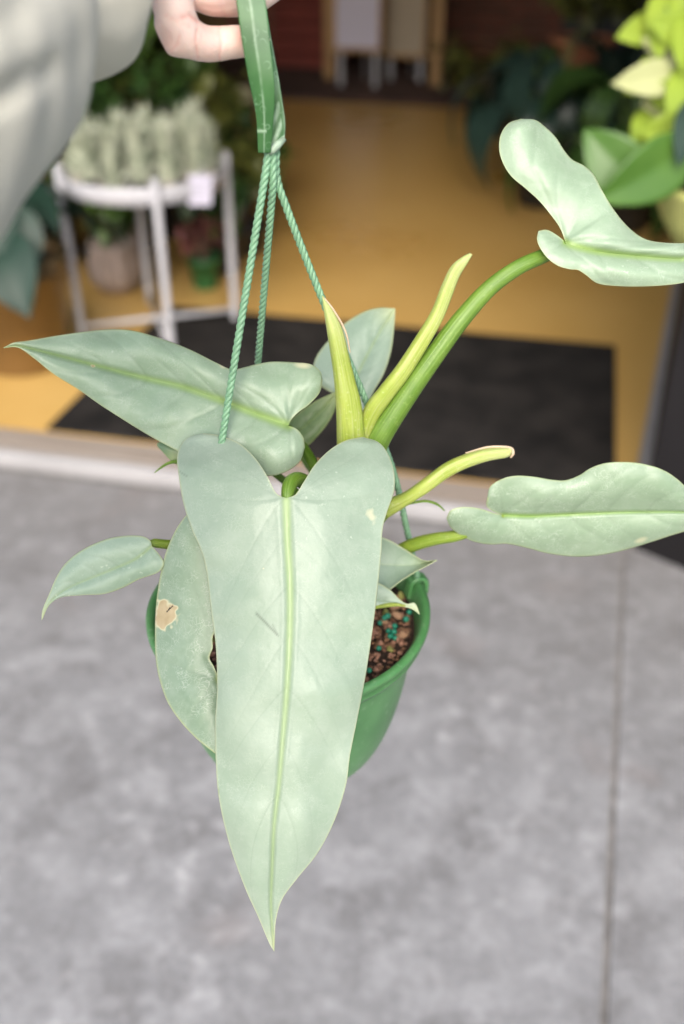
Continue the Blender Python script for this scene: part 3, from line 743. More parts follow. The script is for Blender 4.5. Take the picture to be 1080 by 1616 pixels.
def ribbon(name, left, right, n=90, m=10, crease=.0008, wearf=None):
    l = crom(left, n); r = crom(right, n); V = []; wear = []
    for i in range(n):
        for k in range(m+1):
            s = k/m; q = l[i]*(1-s)+r[i]*s; q = q.copy(); q[2] += crease*(abs(s-.5)*2)-crease*.5
            V.append(P(*q)); wear.append(wearf(i/(n-1), s) if wearf else 0)
    Fc = [(i*(m+1)+k, i*(m+1)+k+1, (i+1)*(m+1)+k+1, (i+1)*(m+1)+k) for i in range(n-1) for k in range(m)]
    o = part(name, V, Fc, M_strap)
    at = o.data.attributes.new('wear', 'FLOAT', 'POINT'); at.data.foreach_set('value', wear)
    mo = o.modifiers.new('thick', 'SOLIDIFY'); mo.thickness = .0009; mo.offset = 0
    return o
ribbon('strap', [(352, -100, .530), (354, -82, .515), (362, -50, .502), (373, 0, .503), (380, 50, .506), (392, 120, .514), (404, 180, .525), (408, 241, .536)],
       [(400, -100, .530), (401, -82, .515), (408, -50, .502), (419, 0, .503), (426, 60, .507), (433, 130, .515), (432, 185, .526), (427, 241, .537)], 150, 24,
       wearf=lambda t, s: max(.55*exp(-((s-.47)/.035)**2), .8*exp(-((t-.90)/.006)**2)*(s < .6)))
ribbon('strap', [(362, -100, .536), (372, -70, .545), (392, -10, .540), (408, 60, .530), (420, 130, .528), (424, 185, .536), (426, 240, .542)],
       [(402, -100, .534), (406, -70, .545), (417, -10, .541), (428, 60, .531), (441, 130, .529), (450, 190, .537), (449, 219, .541)], 110, 12, .0005,
       wearf=lambda t, s: 1.0*(t > .975)+.8*exp(-((s-.97)/.05)**2)+(.75 if t > .8 and s < .8 else 0)*(.5+.5*sin(t*70+s*9)))
M_seal = simple('melted pale seam', (.28, .38, .28), .5, .2, 200)
part('strap_seam', *tube([P(425, 241, .540), P(431, 236, .539), P(439, 228, .539), P(449, 219, .540)], [.0016, .0022, .0022, .0014], 10), M_seal)

# leaves ---------------------------------------------------------
def polydist(X, Y, pts):
    best = np.full(X.shape, 1e9); along = np.zeros(X.shape)
    n = len(pts)-1
    for i in range(n):
        ax, ay = pts[i][:2]; bx, by = pts[i+1][:2]; dx, dy = bx-ax, by-ay; l = dx*dx+dy*dy+1e-9
        t = np.clip(((X-ax)*dx+(Y-ay)*dy)/l, 0, 1); d_ = np.hypot(X-ax-t*dx, Y-ay-t*dy)
        along = np.where(d_ < best, (i+t)/n, along); best = np.minimum(best, d_)
    return best, along
def leaf(label, mat, halves, midrib, dr=(8, 2), n1=28, n2=120, m=40, bulge=.004, ripple=.0018, seed=0, veins=7, spots=(), lines=(), edgew=2.2, vw=2.2, trough=.0004, name='leaf', curl=0.0, ribz=.0009, rib0=1.0, foldz=0.0, extra=None):
    """halves: list of (sinus pts apex->junction, outer pts apex->tip, vein sign); midrib junction->tip.
       all points are x, y, distance; the sheet between them is curved in depth"""
    mid = crom(midrib, n2); midL = np.sum(np.hypot(*np.diff(mid[:, :2], axis=0).T))
    allV = []; allF = []; D = []; base = 0
    for hi, (sinus, outer) in enumerate(halves):
        s = crom(sinus, n1) if sinus is not None else None
        if s is not None:
            sL = np.sum(np.hypot(*np.diff(s[:, :2], axis=0).T)); inner = np.vstack([s[:-1], mid]); k1 = n1-1
            o = crom(outer, 800); oL = np.r_[0, np.cumsum(np.hypot(*np.diff(o[:, :2], axis=0).T))]; oL /= oL[-1]
            fr = sL/(sL+midL)
            tt = np.r_[np.linspace(0, fr, n1)[:-1], np.linspace(fr, 1, n2)]
        else:
            inner = mid; k1 = 0; o = crom(outer, 800); oL = np.r_[0, np.cumsum(np.hypot(*np.diff(o[:, :2], axis=0).T))]; oL /= oL[-1]; tt = np.linspace(0, 1, n2); sL = 0
        out = np.stack([np.interp(tt, oL, o[:, j]) for j in range(3)], 1)
        n = len(inner); u = np.linspace(0, 1, m+1)
        u = u**1.15
        Q = inner[:, None, :]*(1-u)[None, :, None]+out[:, None, :]*u[None, :, None]
        W = np.hypot(out[:, 0]-inner[:, 0], out[:, 1]-inner[:, 1])[:, None]
        X, Y = Q[..., 0], Q[..., 1]
        U = np.broadcast_to(u[None, :], X.shape); T = np.broadcast_to(tt[:, None], X.shape)
        env = np.clip(W/60, 0, 1)
        Q[..., 2] += -bulge*np.sin(pi*U)*env+foldz*U*env
        rp = np.array([[noise.noise((X[i, j]/75+seed*3.7, Y[i, j]/75, seed)) for j in range(X.shape[1])] for i in range(X.shape[0])])
        rp2 = np.array([[noise.noise((X[i, j]/24+seed*3.7, Y[i, j]/24, seed+5)) for j in range(X.shape[1])] for i in range(X.shape[0])])
        Q[..., 2] += (ripple*rp*env*(.4+.9*U)+ripple*.07*rp2*env)
        dm, al = polydist(X, Y, mid)
        rw = dr[0]*(1-al)**.8+dr[1]*al
        rib = np.exp(-(dm/rw)**2.6)*np.clip(rib0+.0*al, 0, 1)*(1-.55*al)
        Q[..., 2] += ribz*np.exp(-(dm/(rw*1.1))**2)-ribz*.25*np.exp(-((dm-rw*1.7)/(rw*.8))**2)
        # side veins, curved lines from the midrib to the margin
        vein = np.zeros(X.shape)
        jx_, jy_ = mid[0, :2]
        sts = []
        for v in range(veins):
            f0 = .0+.78*(v/veins)**1.1; i0 = k1+int(f0*(n2-1)); reach = .16+.05*sin(v*2.3+seed+hi)
            i1 = min(n-1, i0+int((reach+.06)*n2)); 
            pl = []
            for a in np.linspace(0, 1, 9):
                ii = int(i0+(i1-i0)*a**1.25); uu = a; c_ = inner[ii]*(1-uu)+out[ii]*uu; pl.append(c_[:2])
            sts.append((pl, 1.0 if v % 2 == 0 else .7))
        if s is not None:
            for fr_ in (.25, .55, .85):
                i1 = int(k1*(1-fr_)*1.0); pl = []
                for a in np.linspace(0, 1, 9):
                    ii = int(k1+(i1-k1)*a); uu = (.15+.75*a)*a if fr_ > .5 else a; c_ = inner[ii]*(1-uu)+out[ii]*uu; pl.append(c_[:2])
                sts.append((pl, .8))
        for pl, wgt in sts:
            dv, av = polydist(X, Y, pl)
            vein = np.maximum(vein, wgt*np.exp(-(dv/vw)**2)*(1-.75*av))
            Q[..., 2] += trough*wgt*np.exp(-(dv/(vw*2.2))**2)*(1-.6*av)
        de = (1-U)*W
        if s is not None:
            ds, _ = polydist(X, Y, s[:-3]); de = np.minimum(de, np.where(T < tt[k1]+.02, ds, 1e9))
        edge = np.exp(-(de/edgew)**2)
        ends = np.hypot(X-mid[-1, 0], Y-mid[-1, 1]); edge = np.maximum(edge, np.exp(-(ends/28)**2))
        spot = np.zeros(X.shape)
        for (sx, sy, sr, ex_, rot_, amt) in spots:
            dx, dy = X-sx, Y-sy; ca, sa = cos(rot_), sin(rot_); a_, b_ = (dx*ca+dy*sa)/(sr*ex_), (-dx*sa+dy*ca)/sr
            nz = np.array([[noise.noise((X[i, j]/9, Y[i, j]/9, 2)) for j in range(X.shape[1])] for i in range(X.shape[0])]) if sr > 12 else 0
            spot = np.maximum(spot, amt*np.clip(1.25-np.hypot(a_, b_)-.55*nz, 0, 1))
        for pl, wd, val in lines:
            dl, _ = polydist(X, Y, pl)
            if val < 0: vein = np.maximum(vein, -val*np.exp(-(dl/wd)**2))
            else: spot = np.maximum(spot, val*(dl < wd))
        if extra: Q = extra(Q, X, Y)
        idx = np.arange(Q.shape[0]*Q.shape[1]).reshape(Q.shape[:2])+base
        f = np.stack([idx[:-1, :-1], idx[:-1, 1:], idx[1:, 1:], idx[1:, :-1]], -1).reshape(-1, 4)
        if hi: f = f[:, ::-1]
        allV.append(PA(Q).reshape(-1, 3)); allF += f.tolist(); base += Q.shape[0]*Q.shape[1]
        D.append(np.stack([rib, vein, edge, spot], -1).reshape(-1, 4))
    V = np.vstack(allV); D = np.vstack(D)
    o = part(name, V, allF, mat, label)
    me = o.data
    ca = me.color_attributes.new('leafdata', 'FLOAT_COLOR', 'POINT'); ca.data.foreach_set('color', D.astype(np.float32).ravel())
    bm = bmesh.new(); bm.from_mesh(me); bmesh.ops.remove_doubles(bm, verts=bm.verts, dist=.00002)
    bmesh.ops.recalc_face_normals(bm, faces=bm.faces); bm.to_mesh(me); bm.free()
    mo = o.modifiers.new('thick', 'SOLIDIFY'); mo.thickness = .00045; mo.offset = 0
    return o
def z(pts, f):
    """attach distances: f is a number or function of x, y"""
    return [(x, y, f(x, y) if callable(f) else f) for x, y in pts]

LM_pale = leaf_mat('silver green leaf', (.315, .395, .31), (.262, .35, .262), (.375, .45, .365), squig=.35, veinf=.30, rib=(.33, .45, .20), edgec=(.60, .62, .34), trans=.18)
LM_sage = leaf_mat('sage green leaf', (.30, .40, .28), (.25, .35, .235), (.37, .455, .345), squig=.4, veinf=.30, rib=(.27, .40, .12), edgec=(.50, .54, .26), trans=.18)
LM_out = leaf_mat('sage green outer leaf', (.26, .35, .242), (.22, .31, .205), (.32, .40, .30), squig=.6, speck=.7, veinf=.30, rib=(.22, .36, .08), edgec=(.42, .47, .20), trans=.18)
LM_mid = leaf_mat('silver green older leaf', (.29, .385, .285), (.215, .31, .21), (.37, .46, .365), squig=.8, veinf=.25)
LM_dull = leaf_mat('dull silver green leaf', (.31, .41, .315), (.25, .35, .25), (.39, .49, .39), squig=.3, veinf=.2)  # even silver green for the small and rear leaves
LM_green = leaf_mat('green leaf underside', (.27, .38, .17), (.22, .33, .13), (.32, .44, .22), trans=.4)
LM_blue = leaf_mat('blue green new leaf', (.12, .24, .15), (.08, .18, .10), (.17, .30, .20))

# 1 front leaf
zf = lambda x, y: .572-.010*exp(-((y-1050)/260)**2)+(.035*((y-1250)/250)**2 if y > 1250 else 0)+.018*exp(-((y-690)/45)**2)+.00018*abs(x-452)*.5
mid1 = [(452, 786), (454, 850), (458, 930), (457, 1010), (453, 1090), (446, 1170), (440, 1240), (433, 1300), (430, 1360), (428, 1430), (433, 1502)]
leaf('large pale silver green leaf hanging in front', LM_pale,
     [(z([(322, 684), (348, 688), (378, 700), (402, 722), (420, 748), (434, 775), (443, 783), (452, 786)], zf),
       z([(322, 684), (300, 689), (286, 702), (280, 722), (282, 748), (290, 795), (303, 835), (316, 865), (326, 900), (333, 960), (341, 1020), (343, 1085), (340, 1140), (341, 1200), (346, 1260), (362, 1330), (386, 1398), (408, 1447), (424, 1485), (433, 1502)], zf)),
      (z([(572, 690), (545, 696), (520, 711), (497, 734), (480, 760), (468, 779), (460, 784), (452, 786)], zf),
       z([(572, 690), (597, 698), (612, 716), (622, 745), (622, 775), (611, 808), (604, 835), (602, 870), (597, 920), (590, 980), (579, 1055), (566, 1125), (553, 1190), (546, 1240), (528, 1295), (502, 1345), (470, 1385), (446, 1418), (436, 1450), (434, 1480), (433, 1502)], zf))],
     z(mid1, zf), dr=(7, 2), n1=60, n2=250, m=84, bulge=.0034, ripple=.0032, seed=1, veins=7, vw=1.1, trough=.00014, edgew=1.7, ribz=.0012,
     spots=[(416, 897, 3, 1, 0, .22), (585, 815, 13, 1.6, 1.2, .2)],
     lines=[([(405, 968), (420, 983), (438, 1002)], 1.5, -4.5), ([(283, 744), (296, 752)], 1.0, -2.5), ([(430, 985), (440, 1004)], 1.0, -3), ([(345, 1245), (345, 1253)], 1.5, -3)])
# petiole of the front leaf
M_pet = None
def petmat(name, a, b_, light):
    m, N, L, b = new_mat(name)
    tc = N.new('ShaderNodeTexCoord'); ob = tc.outputs['Object']
    n = tex(N, L, ob, 'ShaderNodeTexNoise', 60, Detail=5); n2 = tex(N, L, ob, 'ShaderNodeTexNoise', 500, Detail=3)
    c = mix(N, L, ramp(N, L, n.outputs['Fac'], [(.3, 0.0), (.7, 1.0)]), a, b_)
    c = mix(N, L, ramp(N, L, n2.outputs['Fac'], [(.6, 0.0), (.72, .5)]), c, light)
    st_ = N.new('ShaderNodeAttribute'); st_.attribute_name = 'grain'
    mp = N.new('ShaderNodeMapping'); mp.inputs['Scale'].default_value = (26, 3, 1); L.new(st_.outputs['Vector'], mp.inputs[0])
    gn = tex(N, L, mp.outputs[0], 'ShaderNodeTexNoise', 1, Detail=3)
    c = mix(N, L, ramp(N, L, gn.outputs['Fac'], [(.48, 0.0), (.72, .5)]), c, light)
    c = mix(N, L, ramp(N, L, gn.outputs['Fac'], [(.28, .45), (.44, 0.0)]), c, tuple(.55*q for q in a))
    sy = N.new('ShaderNodeSeparateXYZ'); L.new(st_.outputs['Vector'], sy.inputs[0])
    c = mix(N, L, mth(N, L, 'MULTIPLY', sy.outputs[2], .6), c, light)
    bp = N.new('ShaderNodeBump'); bp.inputs['Strength'].default_value = .6; bp.inputs['Distance'].default_value = .0008
    L.new(gn.outputs['Fac'], bp.inputs['Height']); L.new(bp.outputs[0], b.inputs['Normal'])
    L.new(c, b.inputs['Base Color']); b.inputs['Roughness'].default_value = .42
    b.inputs['Subsurface Weight'].default_value = .3; b.inputs['Subsurface Radius'].default_value = (.004, .006, .001); b.inputs['Subsurface Scale'].default_value = 1
    return m
M_pet = petmat('fresh green petiole', (.075, .165, .010), (.13, .235, .024), (.24, .34, .09))
M_lime = petmat('lime petiole', (.14, .23, .016), (.21, .29, .028), (.31, .38, .12))
M_yel = petmat('yellow green sheath', (.25, .335, .030), (.33, .39, .075), (.46, .50, .24))
def grain(o, rows, cols, tipfade=False):
    at = o.data.attributes.new('grain', 'FLOAT_VECTOR', 'POINT'); g_ = np.zeros((rows, cols, 3))
    k_ = np.abs(np.arange(cols)/cols*2-1); t_ = np.arange(rows)/(rows-1)
    g_[..., 0] = k_[None, :]; g_[..., 1] = t_[:, None]
    if tipfade: g_[..., 2] = np.clip(1-t_[:, None]*2.2, 0, 1)
    at.data.foreach_set('vector', g_.ravel())
def stalk(pts, rads, mat, label=None, name='petiole', seg=20, n=60):
    p = crom([(*a, r) for a, r in zip(pts, rads)], n)
    W = PA(p[:, :3]); o = part(name, *tube(W, list(p[:, 3]*p[:, 2]/FPX), seg), mat, label); grain(o, n, seg)
stalk([(560, 870, .680), (535, 825, .655), (508, 790, .630), (488, 768, .607), (473, 757, .592), (461, 760, .582), (455, 774, .5760), (453, 794, .5730)], [12, 13, 13, 13, 12, 12, 11, 8], M_pet)
# main stem out of the soil
S0 = G(500, 925, soilz-.01)
stp = [S0, P(520, 860, .690), P(556, 780, .665), P(578, 715, .645)]
part('stem', *tube(crom(stp, 24), np.linspace(.013, .0115, 24), 20), M_pet)

# 2 left leaf
z2 = lambda x, y: .616+.004*sin(x/90)-.00004*(y-620)-(.015*(1-x/250) if x < 250 else 0)
mid2 = [(455, 672), (410, 655), (350, 632), (290, 611), (230, 597), (175, 583), (110, 566), (55, 552), (28, 546), (5, 549)]
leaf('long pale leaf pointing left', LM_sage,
     [(z([(509, 600), (504, 620), (488, 638), (472, 650), (460, 662), (455, 672)], z2),
       z([(509, 600), (505, 586), (490, 575), (462, 572), (430, 571), (405, 575), (385, 580), (365, 583), (340, 572), (300, 552), (262, 537), (215, 523), (180, 520), (140, 523), (90, 530), (45, 538), (22, 541), (5, 549)], z2)),
      (z([(481, 706), (479, 692), (473, 682), (466, 676), (455, 672)], z2),
       z([(481, 706), (473, 728), (452, 744), (425, 751), (400, 741), (370, 728), (335, 724), (300, 720), (262, 702), (222, 679), (165, 643), (125, 615), (85, 590), (55, 566), (30, 549), (5, 549)], z2))],
     z(mid2, z2), dr=(8, 2), n1=36, n2=190, m=50, bulge=.005, ripple=.0075, seed=2, veins=6, vw=1.8, trough=.0006, edgew=2.2, ribz=.001,
     spots=[(478, 577, 9, 2.6, .1, .22), (147, 578, 2.5, 1.2, 0, .95), (352, 578, 6, 1.5, .4, .24)])
stalk([(548, 850, .680), (520, 790, .672), (490, 725, .652), (470, 695, .634), (456, 676, .6185)], [10, 9, 9, 8, 6], M_pet)

# 3 older leaf at the left with the dry spot
z3 = lambda x, y: .598+.012*((x-345)/100)**2+.004*sin(y/70)+(.012 if x > 345 else 0)*min(1, (x-345)/60)
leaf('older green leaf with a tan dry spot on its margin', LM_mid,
     [(z([(305, 803), (322, 820), (338, 870), (346, 930), (343, 985), (336, 1006), (336, 1022), (331, 1038), (338, 1052), (346, 1072)], z3),
       z([(305, 803), (292, 816), (277, 838), (263, 870), (255, 900), (249, 935), (246, 970), (245, 1010), (247, 1045), (253, 1075), (265, 1108), (285, 1138), (310, 1165), (336, 1186), (365, 1208), (395, 1222), (432, 1228)], z3)),
      (z([(420, 960), (400, 990), (380, 1030), (360, 1060), (346, 1072)], z3),
       z([(420, 960), (440, 980), (450, 1020), (452, 1080), (452, 1140), (446, 1190), (432, 1228)], z3))],
     z([(346, 1072), (362, 1110), (385, 1155), (408, 1195), (432, 1228)], z3), dr=(6, 2), n1=150, n2=80, m=84, bulge=.005, ripple=.0030, seed=3, veins=4, vw=2.4, trough=.0004, edgew=2.4,
     spots=[(260, 970, 20, 1.2, 1.5, .80)], lines=[([(264, 965), (269, 960), (273, 957)], 1.6, .95)])
stalk([(540, 885, .690), (470, 900, .655), (400, 960, .625), (352, 1064, .602)], [9, 8, 8, 5], M_pet)
# 4 small left leaf
z4 = lambda x, y: .618-.00005*(x-60)
leaf('small leaf with curled tip at the far left', LM_dull,
     [(None, z([(240, 862), (236, 852), (222, 846), (195, 846), (165, 852), (130, 868), (105, 888), (90, 910), (78, 938), (68, 962), (66, 979)], z4)),
      (None, z([(240, 862), (252, 876), (259, 889), (250, 903), (220, 914), (195, 927), (165, 937), (130, 939), (98, 942), (80, 952), (70, 966), (66, 979)], z4))],
     z([(240, 862), (215, 882), (180, 898), (140, 914), (105, 930), (80, 950), (66, 979)], z4), dr=(3, 1.2), n2=110, m=30, bulge=.004, ripple=.003, seed=4, veins=5, vw=1.6, rib0=.3, ribz=.0002, spots=[])
stalk([(330, 870, .640), (290, 861, .630), (262, 859, .624), (244, 857, .620), (237, 856, .619)], [8, 8, 7.5, 7, 4], M_lime)
# 5 little leaf tip under the left leaf
z5 = lambda x, y: .632
leaf('small blue green leaf below the long leaf', LM_blue,
     [(None, z([(330, 700), (300, 695), (270, 695), (248, 700), (258, 714), (270, 727), (278, 733)], z5)), (None, z([(330, 700), (325, 730), (310, 740), (298, 735), (288, 731), (278, 733)], z5))],
     z([(330, 700), (310, 712), (290, 724), (278, 733)], z5), dr=(2, 1), n2=40, m=14, bulge=.003, ripple=.002, seed=5, veins=3, rib0=.2)
stalk([(300, 722, .630), (283, 727, .629), (266, 731, .628), (253, 739, .628), (244, 746, .628)], [4, 3.2, 2.4, 1.6, .7], M_pet, name='leaf_tip')
stalk([(545, 860, .69), (450, 760, .665), (380, 715, .645), (326, 702, .633)], [7, 6, 5, 4], M_pet)
# 6 leaf behind the centre and its backlit lobe
z6 = lambda x, y: .715-.0001*(y-500)
leaf('pale leaf standing up behind the yellow sheath', LM_dull,
     [(z([(500, 605), (520, 618), (545, 632)], z6), z([(500, 605), (494, 585), (500, 562), (518, 538), (545, 510), (575, 492), (600, 486), (624, 487)], z6)),
      (z([(575, 650), (560, 642), (545, 632)], z6), z([(575, 650), (590, 618), (606, 590), (617, 556), (622, 520), (624, 487)], z6))],
     z([(545, 632), (560, 600), (580, 560), (602, 520), (624, 487)], z6), dr=(3, 2), n1=20, n2=90, m=30, bulge=.004, ripple=.003, seed=6, veins=5, edgew=3, rib0=.35, ribz=.0002)
z7 = lambda x, y: .690
leaf('green shaded leaf between two pale ones', LM_green,
     [(None, z([(456, 690), (452, 675), (460, 662), (480, 645), (500, 632), (515, 625), (533, 617)], z7)), (None, z([(456, 690), (470, 706), (485, 704), (500, 690), (515, 672), (528, 648), (533, 617)], z7))],
     z([(456, 690), (480, 675), (505, 652), (533, 617)], z7), dr=(2, 1), n2=50, m=18, bulge=.003, ripple=.0015, seed=7, veins=4, edgew=2.5, rib0=.3, ribz=.0001)
stalk([(560, 800, .70), (556, 740, .71), (550, 680, .716), (545, 634, .714)], [8, 7, 6, 3], M_pet)
stalk([(548, 850, .70), (510, 770, .70), (475, 715, .695), (460, 690, .691)], [8, 7, 6, 4], M_pet)

# 8 upper right leaf and its long petiole
def z8(x, y):
    return .590+.012*sin((x-790)/140)-.00006*(y-300)+(.00004*(x-1000) if x > 1000 else 0)
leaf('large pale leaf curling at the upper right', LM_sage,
     [(z([(822, 188), (803, 195), (791, 212), (788, 234), (793, 255), (806, 277), (829, 297), (851, 317), (870, 340), (884, 360), (893, 383)], lambda x, y: z8(x, y)+.002),
       z([(822, 188), (845, 190), (862, 202), (878, 218), (890, 237), (903, 252), (922, 262), (937, 276), (950, 300), (968, 330), (990, 357), (1015, 376), (1045, 383), (1090, 383), (1150, 372), (1220, 370), (1290, 395)], z8)),
      (z([(850, 365), (862, 363), (872, 367), (884, 375), (893, 383)], z8),
       z([(850, 365), (848, 378), (853, 392), (866, 409), (882, 420), (900, 425), (912, 426), (925, 434), (943, 447), (970, 451), (1010, 452), (1060, 449), (1110, 440), (1180, 424), (1240, 408), (1290, 395)], z8))],
     z([(893, 383), (905, 388), (940, 396), (985, 402), (1040, 407), (1090, 409), (1160, 406), (1230, 402), (1290, 395)], z8), dr=(7, 2.5), n1=90, n2=150, m=56, bulge=.005, ripple=.0075, seed=8, veins=5, vw=2.0, trough=.0006, edgew=2.0, spots=[])
stalk([(582, 735, .640), (598, 690, .629), (640, 625, .620), (685, 562, .612), (730, 502, .606), (775, 453, .601), (820, 421, .599), (862, 402, .601), (893, 384, .5975)], [20, 20, 18, 16, 14.5, 13, 12, 11, 7], M_pet, 'long green petiole curving up to the right', seg=28, n=110)

# 9 lower right leaf
z9 = lambda x, y: .640+.006*sin((x-700)/110)+.00028*(y-812)
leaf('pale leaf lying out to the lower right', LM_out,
     [(z([(770, 786), (768, 797), (775, 805), (786, 810), (795, 813)], z9),
       z([(770, 786), (774, 768), (790, 757), (812, 751), (840, 752), (870, 757), (893, 758), (915, 750), (932, 739), (955, 731), (985, 729), (1015, 732), (1045, 741), (1070, 757), (1100, 785), (1130, 803), (1170, 812)], z9)),
      (z([(705, 818), (712, 805), (730, 800), (755, 802), (775, 808), (795, 813)], z9),
       z([(705, 818), (712, 832), (728, 845), (750, 855), (775, 859), (800, 858), (830, 864), (865, 873), (905, 878), (945, 876), (985, 868), (1025, 856), (1065, 843), (1110, 830), (1140, 820), (1170, 812)], z9))],
     z([(795, 813), (840, 814), (890, 812), (940, 810), (1000, 808), (1080, 808), (1170, 812)], z9), dr=(4, 1.5), n1=40, n2=120, m=44, bulge=.005, ripple=.0045, seed=9, veins=5, vw=2.2, edgew=2.0,
     spots=[(1012, 852, 8, 2.6, -.3, .20)])
stalk([(585, 900, .692), (615, 880, .682), (650, 861, .672), (685, 851, .662), (722, 845, .655), (765, 830, .650), (795, 814, .6475)], [10, 11, 11, 10, 9, 8, 4], M_lime, 'lime green petiole of the lower right leaf')

# 10, 11 two small leaves over the soil
z10 = lambda x, y: .664
leaf('folded small leaf above the soil', LM_dull,
     [(None, z([(560, 880), (570, 855), (590, 846), (612, 851), (635, 864), (655, 877), (670, 885), (690, 884)], z10)), (None, z([(560, 880), (570, 915), (590, 936), (610, 934), (632, 918), (655, 903), (672, 894), (690, 884)], lambda x, y: .664-.006))],
     z([(560, 880), (590, 889), (620, 892), (650, 892), (672, 889), (690, 884)], lambda x, y: .668), dr=(1.5, 1), n2=60, m=20, bulge=-.001, ripple=.0015, seed=10, veins=3, edgew=2, rib0=.2, ribz=.0001)
z11 = lambda x, y: .652
leaf('small leaf with a yellow twisted tip over the bark', LM_dull,
     [(None, z([(545, 940), (560, 920), (580, 915), (598, 920), (615, 930), (630, 945), (642, 953), (655, 952), (663, 970)], z11)), (None, z([(545, 940), (560, 958), (580, 962), (605, 959), (625, 957), (640, 958), (652, 962), (663, 970)], z11))],
     z([(545, 940), (580, 945), (610, 950), (635, 955), (650, 958), (663, 970)], z11), dr=(1.5, 1), n2=60, m=18, bulge=.002, ripple=.001, seed=11, veins=3, edgew=2.4, rib0=.2, ribz=.0001)
stalk([(530, 900, .69), (540, 885, .675), (562, 880, .665)], [6, 5, 3], M_lime)
stalk([(530, 920, .69), (535, 935, .665), (548, 940, .652)], [6, 5, 3], M_lime)
stalk([(570, 962, .6535), (600, 957, .652), (622, 954, .6505), (640, 956, .6495)], [2, 3.2, 3, 1.5], M_yel, name='leaf_margin')
# yellow sheath, rolled leaves and tendril
def blade_px(label, left, right, Zs, mat, name, depth=.010, n=90, m=14, round_=1.0):
    """closed rolled blade: left and right outlines in the picture, rounded in depth"""
    l = crom([(*a, zz) for a, zz in zip(left, Zs)], n); r = crom([(*a, zz) for a, zz in zip(right, Zs)], n)
    V = []
    for i in range(n):
        c = (l[i]+r[i])/2; h = (r[i]-l[i])/2; wm = np.hypot(h[0], h[1])*c[2]/FPX
        for k in range(2*m):
            a = pi*k/m; V.append(P(c[0]+h[0]*cos(a), c[1]+h[1]*cos(a), c[2]-round_*wm*sin(a)*(1+.12*cos(3*a))))
    c = 2*m
    Fc = [(i*c+k, i*c+(k+1) % c, (i+1)*c+(k+1) % c, (i+1)*c+k) for i in range(n-1) for k in range(c)]+[tuple(range(c)), tuple(range((n-1)*c, n*c))]
    o = part(name, V, Fc, mat, label); grain(o, n, 2*m, True); return o
blade_px('upright yellow green pointed sheath', [(508.5, 467), (511, 490), (518, 535), (525, 580), (529, 620), (531, 660), (532, 720)], [(511, 467), (523, 484), (541, 520), (551, 560), (561, 600), (571, 640), (580, 720)],
         [.583, .586, .592, .600, .608, .616, .628], M_yel, 'leaf_sheath')
blade_px('tall rolled yellow green new leaf', [(742, 399), (730, 405), (712, 420), (697, 450), (681, 490), (655, 533), (625, 578), (598, 612), (573, 648), (560, 710)], [(746, 402), (738, 416), (725, 438), (713, 470), (699, 505), (675, 548), (645, 596), (618, 632), (592, 672), (584, 712)],
         [.585, .586, .590, .595, .600, .605, .610, .615, .622, .632], M_yel, 'new_leaf')
blade_px('short rolled yellow green new leaf', [(810, 709), (800, 706), (765, 708), (730, 718), (700, 732), (665, 758), (635, 778), (600, 790)], [(808, 716), (800, 722), (770, 728), (735, 740), (708, 754), (675, 778), (645, 797), (612, 818)],
         [.640, .640, .638, .637, .637, .638, .642, .648], M_yel, 'new_leaf')
M_scale = simple('brown sheath rim', (.52, .40, .28), .6, .15, 80)
stalk([(806, 722, .640), (810, 716, .638), (808, 708, .6385), (795, 705, .6395), (768, 706, .6385), (735, 715, .6375)], [1.5, 2.2, 2, 1.8, 1.6, 1], M_scale, name='dry_rim')
stalk([(512, 470, .5825), (526, 488, .5855), (545, 522, .593), (553, 556, .600)], [.8, 1.6, 1.6, .8], M_scale, name='dry_rim')
stalk([(632, 800, .66), (650, 794, .66), (672, 791, .66), (690, 796, .66), (702, 806, .66)], [1.2, 2.0, 2.2, 2.0, 1.0], M_pet, name='tendril')
# connecting bases down to the stem
stalk([(556, 706, .632), (560, 740, .645), (566, 800, .665)], [24, 22, 14], M_lime, name='sheath_base')
stalk([(606, 804, .648), (590, 825, .660), (568, 850, .672)], [14, 12, 9], M_lime, name='sheath_base')

# ================================================================== PERSON: left hand and sleeve
def skin_mat():
    m, N, L, b = new_mat('skin')
    tc = N.new('ShaderNodeTexCoord'); ob = tc.outputs['Object']
    n = tex(N, L, ob, 'ShaderNodeTexNoise', 45, Detail=4); n2 = tex(N, L, ob, 'ShaderNodeTexVoronoi', 1100)
    c = mix(N, L, ramp(N, L, n.outputs['Fac'], [(.35, 0.0), (.7, 1.0)]), (.80, .60, .51), (.85, .69, .61))
    fa = N.new('ShaderNodeAttribute'); fa.attribute_name = 'flush'
    c = mix(N, L, mth(N, L, 'MULTIPLY', fa.outputs['Fac'], .75), c, (.74, .36, .29))
    L.new(c, b.inputs['Base Color']); b.inputs['Roughness'].default_value = .48
    b.inputs['Subsurface Weight'].default_value = .2; b.inputs['Subsurface Radius'].default_value = (.008, .003, .0016); b.inputs['Subsurface Scale'].default_value = 1
    bp = N.new('ShaderNodeBump'); bp.inputs['Strength'].default_value = .25; bp.inputs['Distance'].default_value = .0006
    L.new(n2.outputs['Distance'], bp.inputs['Height']); L.new(bp.outputs[0], b.inputs['Normal'])
    return m
M_skin = skin_mat()
parts = []
def limb(pts, rads, n=26, seg=20):
    a = np.array([[*q, r] for q, r in zip(pts, rads)], float); p = crom(a, n); W = PA(p[:, :3]); R = p[:, 3]*p[:, 2]/FPX
    parts.append(tube(W, list(R), seg)); parts.append(ball(W[0], R[0], 16, 10)); parts.append(ball(W[-1], R[-1], 16, 10))
